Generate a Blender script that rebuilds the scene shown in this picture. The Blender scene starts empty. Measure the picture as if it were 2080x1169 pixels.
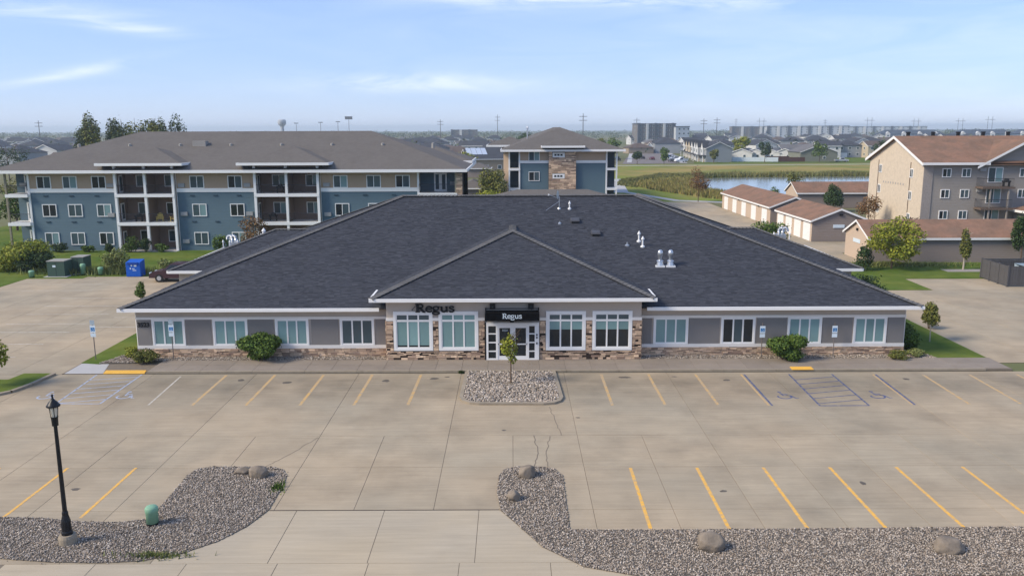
import bpy, bmesh, math, random
import numpy as np
from mathutils import Vector, Matrix
R = math.radians
rnd = random.Random(7)
scene = bpy.context.scene
C = scene.collection

# ------------------------------------------------------------ camera, sky, sun, exposure
cam_d = bpy.data.cameras.new('camera'); cam = bpy.data.objects.new('camera', cam_d); C.objects.link(cam)
cam_d.sensor_width = 36.0; cam_d.lens = 36.0 * 1700 / 2080
cam_d.clip_start = 0.5; cam_d.clip_end = 20000
cam.location = (0, 0, 13.86)
cam.rotation_euler = (R(90 - 10.742), 0, 0)
cam.matrix_world = Matrix.Translation((0, 0, 13.86)) @ Matrix.Rotation(R(90 - 10.742), 4, 'X') @ Matrix.Rotation(-0.0035, 4, 'Z')
scene.camera = cam

SUN = Vector((-0.74, -0.26, 0.60)).normalized()
world = bpy.data.worlds.new('World'); scene.world = world; world.use_nodes = True
wn = world.node_tree.nodes; wl = world.node_tree.links
bg = wn['Background']
sky = wn.new('ShaderNodeTexSky'); sky.sky_type = 'NISHITA'; sky.sun_disc = False
sky.sun_elevation = math.asin(SUN.z); sky.sun_rotation = math.atan2(SUN.x, SUN.y)
sky.air_density = 1.0; sky.dust_density = 0.1; sky.ozone_density = 4.0; sky.altitude = 250
bg.inputs['Strength'].default_value = 0.105

def wmath(op, a, b=None, c=None):
    n = wn.new('ShaderNodeMath'); n.operation = op
    for i, x in enumerate((a, b, c)):
        if x is None: continue
        if isinstance(x, (int, float)): n.inputs[i].default_value = x
        else: wl.new(x, n.inputs[i])
    return n.outputs[0]
# thin high cirrus, laid out by compass bearing and elevation over the whole sky
tc = wn.new('ShaderNodeTexCoord'); sep = wn.new('ShaderNodeSeparateXYZ'); wl.new(tc.outputs['Generated'], sep.inputs[0])
az = wmath('ARCTAN2', sep.outputs[0], sep.outputs[1]); el = wmath('ARCSINE', sep.outputs[2])
comb = wn.new('ShaderNodeCombineXYZ')
wl.new(wmath('MULTIPLY', az, 5.0), comb.inputs[0]); wl.new(wmath('MULTIPLY', el, 26.0), comb.inputs[1])
n1 = wn.new('ShaderNodeTexNoise'); n1.inputs['Scale'].default_value = 1.1; n1.inputs['Detail'].default_value = 9
n1.inputs['Roughness'].default_value = 0.62; n1.inputs['Distortion'].default_value = 0.9
wl.new(comb.outputs[0], n1.inputs['Vector'])
def bump2(a0, e0, ra, re, tilt=0.0):
    da = wmath('SUBTRACT', az, a0)
    de = wmath('SUBTRACT', wmath('SUBTRACT', el, e0), wmath('MULTIPLY', da, tilt))
    q = wmath('ADD', wmath('POWER', wmath('ABSOLUTE', wmath('DIVIDE', da, ra)), 2.0), wmath('POWER', wmath('ABSOLUTE', wmath('DIVIDE', de, re)), 2.0))
    return wmath('EXPONENT', wmath('MULTIPLY', q, -1.0))
wisps = None
for a0, e0, ra, re, tilt, k in [(-0.11, 0.052, 0.13, 0.009, 0.0, 1.0), (-0.50, 0.118, 0.10, 0.009, 0.0, 0.8), (-0.425, 0.107, 0.05, 0.006, -0.08, 1.0),
                                (-0.09, 0.155, 0.14, 0.014, -0.10, 0.8), (0.10, 0.142, 0.18, 0.007, -0.05, 0.9), (-0.56, 0.135, 0.03, 0.008, 0.1, 0.7),
                                (-0.47, 0.058, 0.07, 0.006, 0.25, 0.6), (1.4, 0.2, 0.5, 0.03, 0.05, 0.8), (-1.6, 0.25, 0.5, 0.03, 0.05, 0.8), (2.8, 0.15, 0.4, 0.02, 0.05, 0.8), (0.55, 0.3, 0.4, 0.03, -0.05, 0.7), (0.55, 0.10, 0.55, 0.30, 0.0, 0.18), (2.2, 0.2, 0.6, 0.3, 0.0, 0.42), (-2.0, 0.3, 0.6, 0.3, 0.0, 0.42)]:
    t = wmath('MULTIPLY', bump2(a0, e0, ra, re, tilt), k)
    wisps = t if wisps is None else wmath('ADD', wisps, t)
mr = wn.new('ShaderNodeMapRange'); mr.inputs['From Min'].default_value = 0.36; mr.inputs['From Max'].default_value = 0.72
wl.new(n1.outputs['Fac'], mr.inputs['Value'])
amount = wmath('MINIMUM', wmath('MULTIPLY', wmath('MULTIPLY', wisps, mr.outputs[0]), 0.95), 0.8)
veil = wmath('ADD', wmath('MULTIPLY', mr.outputs[0], 0.04), amount)
mixc = wn.new('ShaderNodeMix'); mixc.data_type = 'RGBA'
tint = wn.new('ShaderNodeMix'); tint.data_type = 'RGBA'; tint.blend_type = 'MULTIPLY'; tint.inputs['Factor'].default_value = 1.0
wl.new(sky.outputs[0], tint.inputs['A']); tint.inputs['B'].default_value = (0.92, 0.90, 1.02, 1)
pale = wn.new('ShaderNodeMix'); pale.data_type = 'RGBA'; pale.inputs['Factor'].default_value = 0.65; wl.new(tint.outputs['Result'], pale.inputs['A']); pale.inputs['B'].default_value = (1.95, 2.75, 4.6, 1)   # thin even haze high up
wl.new(veil, mixc.inputs['Factor']); wl.new(pale.outputs['Result'], mixc.inputs['A'])
mixc.inputs['B'].default_value = (5.6, 5.9, 6.3, 1)
wl.new(mixc.outputs['Result'], bg.inputs['Color'])

sun_d = bpy.data.lights.new('sun', 'SUN'); sun_d.energy = 2.3; sun_d.angle = R(20); sun_d.color = (1.0, 0.88, 0.70)
sun = bpy.data.objects.new('sun', sun_d); C.objects.link(sun)
sun.rotation_euler = SUN.to_track_quat('Z', 'Y').to_euler(); sun.location = (-60, 0, 60)
scene.view_settings.view_transform = 'Standard'; scene.view_settings.look = 'None'
scene.view_settings.exposure = 0.97; scene.view_settings.gamma = 1.0
scene.cycles.use_denoising = True
scene.cycles.max_bounces = 6; scene.cycles.volume_bounces = 0; scene.cycles.transparent_max_bounces = 6

# ------------------------------------------------------------ materials
def srgb(r, g, b):
    f = lambda c: (c / 255 / 12.92) if c <= 10 else ((c / 255 + 0.055) / 1.055) ** 2.4
    return (f(r), f(g), f(b))
MATS = {}
def M(name, col, rough=0.85, var=0.12, scale=3.0, island=0.0, objr=0.0, metal=0.0, bump=0.0, bscale=40.0, spec=0.3,
      bands=None, stain=None, hue=None, detail=6.0):
    """procedural surface: base colour with soft noise; island/objr = brightness spread per piece / per object;
    bands=(axis, pitch, depth) = lap joints as relief; stain=(scale, amount) = dirt blotches; hue = second colour mixed per piece or by noise"""
    if name in MATS: return MATS[name]
    m = bpy.data.materials.new(name); m.use_nodes = True; MATS[name] = m
    n = m.node_tree.nodes; l = m.node_tree.links; p = n['Principled BSDF']
    p.inputs['Roughness'].default_value = rough; p.inputs['Metallic'].default_value = metal
    p.inputs['Specular IOR Level'].default_value = spec
    def mth(op, a, b=None):
        k = n.new('ShaderNodeMath'); k.operation = op
        for i, x in enumerate((a, b)):
            if x is None: continue
            if isinstance(x, (int, float)): k.inputs[i].default_value = x
            else: l.new(x, k.inputs[i])
        return k.outputs[0]
    geo = n.new('ShaderNodeNewGeometry')
    nz = n.new('ShaderNodeTexNoise'); nz.inputs['Scale'].default_value = scale; nz.inputs['Detail'].default_value = detail
    l.new(geo.outputs['Position'], nz.inputs['Vector'])
    val = mth('ADD', mth('MULTIPLY', mth('SUBTRACT', nz.outputs['Fac'], 0.5), var * 2.4), 1.0)
    if island: val = mth('ADD', val, mth('MULTIPLY', mth('SUBTRACT', geo.outputs['Random Per Island'], 0.5), island * 2))
    if objr:
        oi = n.new('ShaderNodeObjectInfo'); val = mth('ADD', val, mth('MULTIPLY', mth('SUBTRACT', oi.outputs['Random'], 0.5), objr * 2))
    if stain:
        ns = n.new('ShaderNodeTexNoise'); ns.inputs['Scale'].default_value = stain[0]; ns.inputs['Detail'].default_value = 7; ns.inputs['Roughness'].default_value = 0.65
        l.new(geo.outputs['Position'], ns.inputs['Vector'])
        mrr = n.new('ShaderNodeMapRange'); mrr.inputs['From Min'].default_value = 0.46; mrr.inputs['From Max'].default_value = 0.7
        mrr.inputs['To Max'].default_value = stain[1]; l.new(ns.outputs['Fac'], mrr.inputs['Value'])
        val = mth('SUBTRACT', val, mrr.outputs[0])
    rgb = n.new('ShaderNodeRGB'); rgb.outputs[0].default_value = (*col, 1); csrc = rgb.outputs[0]
    if hue:
        mx = n.new('ShaderNodeMix'); mx.data_type = 'RGBA'; l.new(csrc, mx.inputs['A']); mx.inputs['B'].default_value = (*hue, 1)
        if island:
            w = n.new('ShaderNodeTexWhiteNoise'); w.noise_dimensions = '1D'; l.new(mth('MULTIPLY', geo.outputs['Random Per Island'], 91.7), w.inputs['W']); l.new(w.outputs['Value'], mx.inputs['Factor'])
        else:
            nh = n.new('ShaderNodeTexNoise'); nh.inputs['Scale'].default_value = scale * 0.23; nh.inputs['Detail'].default_value = 5; l.new(geo.outputs['Position'], nh.inputs['Vector'])
            mh = n.new('ShaderNodeMapRange'); mh.inputs['From Min'].default_value = 0.38; mh.inputs['From Max'].default_value = 0.64; l.new(nh.outputs['Fac'], mh.inputs['Value']); l.new(mh.outputs[0], mx.inputs['Factor'])
        csrc = mx.outputs['Result']
    vm = n.new('ShaderNodeVectorMath'); vm.operation = 'SCALE'; l.new(csrc, vm.inputs[0]); l.new(val, vm.inputs['Scale'])
    l.new(vm.outputs[0], p.inputs['Base Color'])
    h = None
    if bands:
        s3 = n.new('ShaderNodeSeparateXYZ'); l.new(geo.outputs['Position'], s3.inputs[0])
        h = mth('MULTIPLY', mth('FRACT', mth('DIVIDE', s3.outputs['XYZ'.index(bands[0])], bands[1])), -1.0)
        b = n.new('ShaderNodeBump'); b.inputs['Strength'].default_value = 1.0; b.inputs['Distance'].default_value = bands[2]
        l.new(h, b.inputs['Height']); l.new(b.outputs[0], p.inputs['Normal'])
    elif bump:
        nb = n.new('ShaderNodeTexNoise'); nb.inputs['Scale'].default_value = bscale; nb.inputs['Detail'].default_value = 4
        l.new(geo.outputs['Position'], nb.inputs['Vector'])
        b = n.new('ShaderNodeBump'); b.inputs['Strength'].default_value = 0.8; b.inputs['Distance'].default_value = bump
        l.new(nb.outputs['Fac'], b.inputs['Height']); l.new(b.outputs[0], p.inputs['Normal'])
    return m

white = M('white_trim', (0.80, 0.79, 0.77), 0.5, 0.04)
offwhite = M('off_white', (0.74, 0.71, 0.67), 0.6, 0.05)
black = M('black_metal', (0.012, 0.012, 0.014), 0.4, 0.05)
blackcloth = M('black_awning_cloth', (0.003, 0.003, 0.004), 0.9, 0.08, spec=0.1)
stucco = M('taupe_stucco', srgb(178, 167, 156), 0.9, 0.06, 1.5, bump=0.004, bscale=60)
panelgrey = M('grey_stucco_panel', srgb(128, 124, 121), 0.9, 0.06, 1.2, bump=0.004, bscale=70)
stone = M('ledge_stone', srgb(214, 186, 156), 0.9, 0.14, 14, island=0.38, hue=srgb(150, 125, 108), bump=0.01, bscale=25)
mortar = M('stone_backing', srgb(58, 48, 42), 0.95, 0.1)
shingle = M('charcoal_shingle', srgb(61, 63, 70), 0.95, 0.07, 0.5, island=0.17, hue=srgb(69, 71, 77), spec=0.15)
capgrey = M('hip_cap_shingle', srgb(98, 97, 97), 0.95, 0.12, 6, island=0.1, spec=0.15)
concrete = M('pale_concrete', srgb(171, 154, 129), 0.9, 0.17, 0.6, objr=0.04, stain=(0.25, 0.2), hue=srgb(160, 148, 127), bump=0.003, bscale=30)
def streaks(m, band=None):
    n = m.node_tree.nodes; l = m.node_tree.links; p = n['Principled BSDF']; src = p.inputs['Base Color'].links[0].from_socket
    geo = n.new('ShaderNodeNewGeometry'); mp = n.new('ShaderNodeMapping'); mp.inputs['Scale'].default_value = (0.35, 5.5, 1); l.new(geo.outputs['Position'], mp.inputs['Vector'])
    nz = n.new('ShaderNodeTexNoise'); nz.inputs['Scale'].default_value = 1.0; nz.inputs['Detail'].default_value = 8; nz.inputs['Roughness'].default_value = 0.7; l.new(mp.outputs[0], nz.inputs['Vector'])
    mr_ = n.new('ShaderNodeMapRange'); mr_.inputs['From Min'].default_value = 0.3; mr_.inputs['From Max'].default_value = 0.7; mr_.inputs['To Min'].default_value = 0.88; mr_.inputs['To Max'].default_value = 1.08; l.new(nz.outputs['Fac'], mr_.inputs['Value'])
    # oily dirt left where cars stand along the walk
    sx = n.new('ShaderNodeSeparateXYZ'); l.new(geo.outputs['Position'], sx.inputs[0])
    def mt(op, a, b):
        k = n.new('ShaderNodeMath'); k.operation = op
        for i, q in enumerate((a, b)):
            if isinstance(q, (int, float)): k.inputs[i].default_value = q
            else: l.new(q, k.inputs[i])
        return k.outputs[0]
    d = mt('POWER', mt('DIVIDE', mt('SUBTRACT', sx.outputs[1], 44.2), 2.6), 2.0); g_ = mt('EXPONENT', mt('MULTIPLY', d, -1.0), 0)
    n2 = n.new('ShaderNodeTexNoise'); n2.inputs['Scale'].default_value = 0.7; n2.inputs['Detail'].default_value = 7; l.new(geo.outputs['Position'], n2.inputs['Vector'])
    dirt = mt('MULTIPLY', mt('MULTIPLY', g_, n2.outputs['Fac']), 0.50)
    val = mt('SUBTRACT', mr_.outputs[0], dirt)
    vm = n.new('ShaderNodeVectorMath'); vm.operation = 'SCALE'; l.new(src, vm.inputs[0]); l.new(val, vm.inputs['Scale']); l.new(vm.outputs[0], p.inputs['Base Color'])
streaks(concrete)
apronc = M('apron_concrete', srgb(180, 164, 138), 0.9, 0.12, 0.6, objr=0.03, stain=(0.3, 0.12), hue=srgb(172, 160, 140))
streaks(apronc)
concrete2 = M('sidewalk_concrete', srgb(138, 127, 115), 0.9, 0.10, 1.1, objr=0.05, stain=(0.6, 0.12))
newconc = M('new_concrete', srgb(172, 170, 168), 0.9, 0.06, 2)
kerbmat = M('kerb_concrete', srgb(150, 138, 120), 0.9, 0.14, 2.5, stain=(1.2, 0.2))
jointmat = M('joint_dirt', srgb(118, 107, 93), 0.95, 0.2, 4)
asphalt = M('asphalt', srgb(118, 110, 106), 0.95, 0.1, 0.2)
lawn = M('mown_lawn', srgb(80, 100, 42), 1.0, 0.26, 1.2, hue=srgb(102, 112, 52), bump=0.03, bscale=18, spec=0.05, detail=10)
lawn2 = M('park_grass', srgb(116, 130, 56), 1.0, 0.16, 0.25, hue=srgb(134, 124, 72), bump=0.05, bscale=6, spec=0.05, detail=10)
drygrass = M('dry_meadow', srgb(150, 132, 80), 1.0, 0.2, 0.2, hue=srgb(120, 122, 66), bump=0.08, bscale=4, spec=0.05, detail=10)
farground = M('far_ground', srgb(98, 104, 70), 1.0, 0.25, 0.02, hue=srgb(124, 116, 90), spec=0.05)
gravelbase = M('gravel_bed', srgb(96, 89, 81), 1.0, 0.3, 9, bump=0.03, bscale=14)
pebble = M('river_pebble', srgb(170, 161, 150), 0.9, 0.1, 20, island=0.6, hue=srgb(136, 121, 106))
boulder_m = M('boulder_stone', srgb(134, 122, 108), 0.95, 0.3, 3.0, stain=(1.6, 0.3), bump=0.05, bscale=5)
galv = M('galvanised_metal', (0.55, 0.57, 0.60), 0.35, 0.08, 4, metal=0.8)
pvc = M('white_pvc', (0.72, 0.72, 0.72), 0.5, 0.04)
bark = M('bark', srgb(96, 80, 66), 0.95, 0.25, 9)
palebark = M('pale_trunk', srgb(176, 166, 152), 0.9, 0.15, 9)
dark = M('dark_interior', (0.018, 0.018, 0.02), 0.7, 0.2)
rubber = M('rubber', (0.02, 0.02, 0.02), 0.8, 0.1)
signmetal = M('sign_post_metal', srgb(120, 112, 108), 0.6, 0.1, metal=0.3)
signblue = M('sign_blue', srgb(30, 110, 170), 0.5, 0.05)
signwhite = M('sign_white', srgb(205, 218, 226), 0.5, 0.04)
def glassy(name, col, rough=0.08, var=0.10, bands=None):
    m = M(name, col, rough, var, 0.8, spec=0.5, bands=bands, objr=0.14); return m
tealblind = glassy('blind_behind_glass', srgb(120, 152, 152), 0.10, 0.10, bands=('Z', .06, .004))
darkglass = glassy('dark_glass', srgb(34, 40, 44), 0.05, 0.25)
slateglass = glassy('slate_glass', srgb(66, 82, 88), 0.08, 0.2)
curtain = glassy('curtained_glass', srgb(122, 150, 152), 0.10, 0.12)
midglass = glassy('plain_glass', srgb(80, 96, 100), 0.07, 0.3)
def paint(name, col, wear):
    m = M(name, col, 0.8, 0.1, 3)
    n = m.node_tree.nodes; l = m.node_tree.links; p = n['Principled BSDF']; vm = p.inputs['Base Color'].links[0].from_socket
    geo = n.new('ShaderNodeNewGeometry'); nz = n.new('ShaderNodeTexNoise'); nz.inputs['Scale'].default_value = 5.0; nz.inputs['Detail'].default_value = 9; nz.inputs['Roughness'].default_value = 0.7
    l.new(geo.outputs['Position'], nz.inputs['Vector'])
    r = n.new('ShaderNodeMapRange'); r.inputs['From Min'].default_value = 0.5 - 0.16 + wear; r.inputs['From Max'].default_value = 0.5 + 0.16 + wear
    l.new(nz.outputs['Fac'], r.inputs['Value'])
    mx = n.new('ShaderNodeMix'); mx.data_type = 'RGBA'; mx.inputs['A'].default_value = (*srgb(160, 150, 134), 1); l.new(vm, mx.inputs['B']); l.new(r.outputs[0], mx.inputs['Factor'])
    l.new(mx.outputs['Result'], p.inputs['Base Color']); return m
yellow = paint('fresh_yellow_paint', srgb(230, 174, 72), -0.09)
fadedyellow = paint('faded_yellow_paint', srgb(208, 160, 76), 0.02)
palepaint = paint('faded_pale_paint', srgb(206, 198, 186), 0.0)
bluepaint = paint('blue_line_paint', srgb(66, 78, 116), -0.13)
paleblue = paint('pale_blue_paint', srgb(160, 176, 204), -0.03)
padyellow = M('yellow_tactile_pad', srgb(226, 174, 74), 0.8, 0.1, 4)

# ------------------------------------------------------------ mesh helpers
class MB:
    def __init__(s, off=(0, 0, 0)): s.v = []; s.f = []; s.off = Vector(off)
    def add(s, pts, faces, mat=None):
        b = len(s.v)
        s.v += [tuple((mat @ Vector(p)) if mat else p) for p in pts]; s.f += [tuple(b + i for i in f) for f in faces]; return s
    def quad(s, *p): return s.add(p, [tuple(range(len(p)))])
    def box(s, x0, y0, z0, x1, y1, z1, mat=None):
        return s.add([(x0, y0, z0), (x1, y0, z0), (x1, y1, z0), (x0, y1, z0), (x0, y0, z1), (x1, y0, z1), (x1, y1, z1), (x0, y1, z1)],
                     [(0, 3, 2, 1), (4, 5, 6, 7), (0, 1, 5, 4), (1, 2, 6, 5), (2, 3, 7, 6), (3, 0, 4, 7)], mat)
    def prism(s, poly, z0, z1):
        n = len(poly)
        a = sum(poly[i][0] * poly[(i + 1) % n][1] - poly[(i + 1) % n][0] * poly[i][1] for i in range(n))
        if a < 0: poly = poly[::-1]
        return s.add([(x, y, z0) for x, y in poly] + [(x, y, z1) for x, y in poly],
                     [tuple(range(n - 1, -1, -1)), tuple(range(n, 2 * n))] + [(i, (i + 1) % n, n + (i + 1) % n, n + i) for i in range(n)])
    def tube(s, p0, p1, r0, r1=None, n=8):
        r1 = r0 if r1 is None else r1; p0 = Vector(p0); p1 = Vector(p1)
        q = (p1 - p0).to_track_quat('Z', 'Y'); b = len(s.v)
        for p, r in ((p0, r0), (p1, r1)):
            for k in range(n): s.v.append(tuple(p + q @ Vector((r * math.cos(2 * math.pi * k / n), r * math.sin(2 * math.pi * k / n), 0))))
        s.f += [(b + k, b + (k + 1) % n, b + n + (k + 1) % n, b + n + k) for k in range(n)] + [tuple(b + k for k in range(n - 1, -1, -1)), tuple(b + n + k for k in range(n))]
        return s
    def lathe(s, prof, cx=0, cy=0, n=16):
        b = len(s.v)
        for r, z in prof:
            for k in range(n): s.v.append((cx + r * math.cos(2 * math.pi * k / n), cy + r * math.sin(2 * math.pi * k / n), z))
        for i in range(len(prof) - 1):
            for k in range(n): s.f.append((b + i * n + k, b + i * n + (k + 1) % n, b + (i + 1) * n + (k + 1) % n, b + (i + 1) * n + k))
        s.f += [tuple(b + k for k in range(n - 1, -1, -1)), tuple(b + (len(prof) - 1) * n + k for k in range(n))]; return s
    def path(s, pts, r, n=8):
        for a, b in zip(pts[:-1], pts[1:]): s.tube(a, b, r, r, n)
        return s
    def strokes(s, lines, w, depth, O, U, V):
        """ribbon lettering: polylines in (u, v), thickness w, raised by depth along U x V from origin O"""
        O = Vector(O); U = Vector(U); V = Vector(V); N = U.cross(V).normalized()
        for ln in lines:
            ww = w
            if isinstance(ln, dict): ww = ln['w']; ln = ln['p']
            P = [Vector(q) for q in ln]
            L = []; Rr = []
            for i, q in enumerate(P):
                a = P[max(i - 1, 0)]; b = P[min(i + 1, len(P) - 1)]; d = (b - a); d.normalize(); nn = Vector((-d.y, d.x))
                L.append(q + nn * ww / 2); Rr.append(q - nn * ww / 2)
            for i in range(len(P) - 1):
                pts = []
                for dep in (0, depth):
                    for q in (L[i], Rr[i], Rr[i + 1], L[i + 1]): pts.append(tuple(O + U * q.x + V * q.y + N * dep))
                s.add(pts, [(0, 1, 2, 3)[::-1], (4, 5, 6, 7), (0, 1, 5, 4), (1, 2, 6, 5), (2, 3, 7, 6), (3, 0, 4, 7)])
        return s
    def mesh(s, name, mat, smooth=False):
        me = bpy.data.meshes.new(name)
        me.from_pydata([(x - s.off.x, y - s.off.y, z - s.off.z) for x, y, z in s.v], [], s.f)
        me.materials.append(mat)
        if smooth: me.polygons.foreach_set('use_smooth', [True] * len(me.polygons))
        me.update(); return me
    def build(s, name, mat, parent=None, smooth=False, kind=None, label=None):
        return put(name, s.mesh(name, mat, smooth), parent, kind=kind, label=label)
def put(name, me, parent=None, loc=(0, 0, 0), rz=0.0, kind=None, label=None):
    o = bpy.data.objects.new(name, me); C.objects.link(o); o.parent = parent; o.location = loc; o.rotation_euler = (0, 0, rz)
    if kind: o['kind'] = kind
    if label: o['label'] = label
    return o
def tag(o, label, cat, group=None):
    o['label'] = label; o['category'] = cat
    if group: o['group'] = group
    return o
def thing(name, label, cat, loc=(0, 0, 0), rz=0.0, group=None):
    o = bpy.data.objects.new(name, None); C.objects.link(o); o.location = loc; o.rotation_euler = (0, 0, rz); o.empty_display_size = 0.3
    return tag(o, label, cat, group)
def structure(name, mb, mat):
    o = mb.build(name, mat); o['kind'] = 'structure'; return o
def copy_tree(o, parent=None, loc=None, rz=None, label=None):
    c = o.copy(); C.objects.link(c); c.parent = parent
    if loc is not None: c.location = loc
    if rz is not None: c.rotation_euler = (0, 0, rz)
    if label: c['label'] = label
    for ch in list(o.children): copy_tree(ch, c)
    return c
def numpy_mesh(name, V, F, mat, smooth=False):
    """V (n,3), F (m,k) equal-sided faces"""
    me = bpy.data.meshes.new(name); n, k = F.shape
    me.vertices.add(len(V)); me.vertices.foreach_set('co', np.asarray(V, dtype=np.float32).ravel())
    me.loops.add(n * k); me.loops.foreach_set('vertex_index', F.ravel().astype(np.int32))
    me.polygons.add(n); me.polygons.foreach_set('loop_start', (np.arange(n) * k).astype(np.int32)); me.polygons.foreach_set('loop_total', np.full(n, k, dtype=np.int32))
    if smooth: me.polygons.foreach_set('use_smooth', np.ones(n, dtype=bool))
    me.materials.append(mat); me.update(calc_edges=True); me.validate(); return me
nr = np.random.default_rng(11)
def inside(poly, x, y):
    px = np.array([p[0] for p in poly]); py = np.array([p[1] for p in poly]); c = np.zeros(len(x), bool); j = len(poly) - 1
    for i in range(len(poly)):
        t = ((py[i] > y) != (py[j] > y)) & (x < (px[j] - px[i]) * (y - py[i]) / (py[j] - py[i] + 1e-12) + px[i]); c ^= t; j = i
    return c
def pebbles(name, poly, per_m2, rmin, rmax, z, parent, mat=None):
    xs = [p[0] for p in poly]; ys = [p[1] for p in poly]; A = (max(xs) - min(xs)) * (max(ys) - min(ys)); n = int(A * per_m2)
    x = nr.uniform(min(xs), max(xs), n); y = nr.uniform(min(ys), max(ys), n); k = inside(poly, x, y); x = x[k]; y = y[k]; n = len(x)
    r = nr.uniform(rmin, rmax, n)[:, None, None] * nr.uniform(0.65, 1.3, (n, 6, 1))
    base = np.array([(1, 0, 0), (0, 1, 0), (-1, 0, 0), (0, -1, 0), (0, 0, 0.75), (0, 0, -0.6)], float)[None]
    a = nr.uniform(0, 6.28, n); ca, sa = np.cos(a), np.sin(a); V = base * r
    V = np.stack([V[..., 0] * ca[:, None] - V[..., 1] * sa[:, None], V[..., 0] * sa[:, None] + V[..., 1] * ca[:, None], V[..., 2]], -1)
    V += np.stack([x, y, np.full(n, z) + nr.uniform(-0.01, 0.02, n)], -1)[:, None, :]
    f = np.array([(0, 1, 4), (1, 2, 4), (2, 3, 4), (3, 0, 4), (1, 0, 5), (2, 1, 5), (3, 2, 5), (0, 3, 5)])
    F = (np.arange(n)[:, None, None] * 6 + f[None]).reshape(-1, 3)
    return put(name, numpy_mesh(name, V.reshape(-1, 3), F, mat or pebble), parent, kind='stuff')
def leaf_mesh(name, blobs, n, size, mat, shell=0.55, flat=0.0):
    """leaf-sized faces through the volume of ellipsoid clumps; blobs: (x, y, z, rx, ry, rz)"""
    B = np.array(blobs, float); w = (B[:, 3] * B[:, 4] * B[:, 5]) ** 0.75; idx = nr.choice(len(B), n, p=w / w.sum())
    d = nr.normal(size=(n, 3)); d /= np.linalg.norm(d, axis=1)[:, None]; rad = shell + (1 - shell) * nr.random(n) ** 0.6
    rad *= 0.86 + 0.28 * nr.random(n); rad = np.where(nr.random(n) < 0.07, rad * nr.uniform(1.05, 1.35, n), rad)
    P = B[idx, :3] + d * B[idx, 3:] * rad[:, None]
    nrm = d * 0.7 + nr.normal(size=(n, 3)) * 0.6 + np.array([0, 0, 0.45]); nrm /= np.linalg.norm(nrm, axis=1)[:, None]
    t = np.cross(nrm, nr.normal(size=(n, 3))); t /= np.linalg.norm(t, axis=1)[:, None]; b = np.cross(nrm, t)
    s = size * nr.uniform(0.6, 1.4, n)[:, None]
    V = np.stack([P - t * s, P + b * s * 0.55, P + t * s, P - b * s * 0.55], 1).reshape(-1, 3)
    F = np.arange(4 * n).reshape(-1, 4)
    return numpy_mesh(name, V, F, mat)
def leafmat(name, a, b, isl=0.32):
    m = M(name, a, 0.7, 0.15, 0.9, island=isl, hue=b, spec=0.2)
    m.node_tree.nodes['Principled BSDF'].inputs['Transmission Weight'].default_value = 0.0
    return m
LG = leafmat('leaf_green', srgb(62, 86, 36), srgb(96, 114, 48))
LD = leafmat('leaf_dark_green', srgb(44, 62, 34), srgb(66, 84, 44))
LY = leafmat('leaf_yellow_green', srgb(112, 124, 40), srgb(142, 140, 50))
LO = leafmat('leaf_olive', srgb(112, 108, 52), srgb(90, 100, 48))
LB = leafmat('leaf_copper', srgb(128, 92, 62), srgb(110, 92, 60))
LM = leafmat('leaf_maroon', srgb(70, 50, 52), srgb(86, 62, 60))
LF = leafmat('leaf_far', srgb(70, 84, 58), srgb(92, 98, 64), 0.25)
LW = leafmat('leaf_willow', srgb(128, 130, 76), srgb(104, 116, 66))
reedm = leafmat('reed_brown', srgb(140, 122, 76), srgb(116, 120, 62))
reedg = leafmat('reed_green', srgb(92, 100, 58), srgb(112, 106, 64))
def clumps(x, y, z, rx, ry, rz, k, f=0.5, seed=1):
    r = random.Random(seed); out = [(x, y, z, rx * 0.62, ry * 0.62, rz * 0.7)]
    for i in range(k):
        a = r.uniform(0, 6.283); u = r.uniform(-0.85, 0.9); q = math.sqrt(max(0, 1 - u * u)) * 0.68
        s = r.uniform(0.7, 1.25) * f
        out.append((x + rx * q * math.cos(a), y + ry * q * math.sin(a), z + rz * u * 0.7, rx * s, ry * s, rz * s * 0.8))
    return out
def tree(name, label, loc, h, rx, rz, leaves, size, lm, cat='tree', group=None, trunk=0.09, bare=0.3, k=9, seed=1, tm=None, limbs=6, f=0.45):
    t = thing(name, label, cat, loc, group=group); r = random.Random(seed); cz = h - rz
    b = MB(); top = (r.uniform(-.1, .1) * rx, r.uniform(-.1, .1) * rx, h * 0.93); mid = (top[0] * 0.3, top[1] * 0.3, h * bare)
    b.tube((0, 0, -0.05), mid, trunk, trunk * 0.75, 8); b.tube(mid, top, trunk * 0.75, trunk * 0.15, 7)
    for i in range(limbs):
        a = i * 2.4 + r.uniform(-.4, .4); z0 = h * bare + (h * 0.55) * i / limbs; L = rx * r.uniform(0.55, 0.95)
        s = z0 / h; p0 = (top[0] * s, top[1] * s, z0)
        b.tube(p0, (p0[0] + L * math.cos(a), p0[1] + L * math.sin(a), min(z0 + L * r.uniform(.5, 1.1), h * 0.97)), trunk * 0.4, trunk * 0.1, 5)
    b.build('trunk', tm or bark, t)
    put('crown', leaf_mesh('crown', clumps(0, 0, cz, rx, rx, rz, k, f, seed), leaves, size, lm), t)
    return t
def shrub(name, label, loc, rx, ry, h, leaves, size, lm, cat='shrub', group=None, seed=1, k=10, shell=0.6):
    t = thing(name, label, cat, loc, group=group); b = MB()
    r = random.Random(seed)
    for i in range(5):
        a = i * 1.3; b.tube((0.05 * math.cos(a), 0.05 * math.sin(a), -0.05), (rx * .6 * math.cos(a), ry * .6 * math.sin(a), h * r.uniform(.5, .8)), 0.03, 0.008, 5)
    b.build('stem', bark, t)
    put('foliage', leaf_mesh('foliage', clumps(0, 0, h * 0.5, rx, ry, h * 0.5, k, 0.5, seed), leaves, size, lm, shell), t)
    return t

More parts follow.
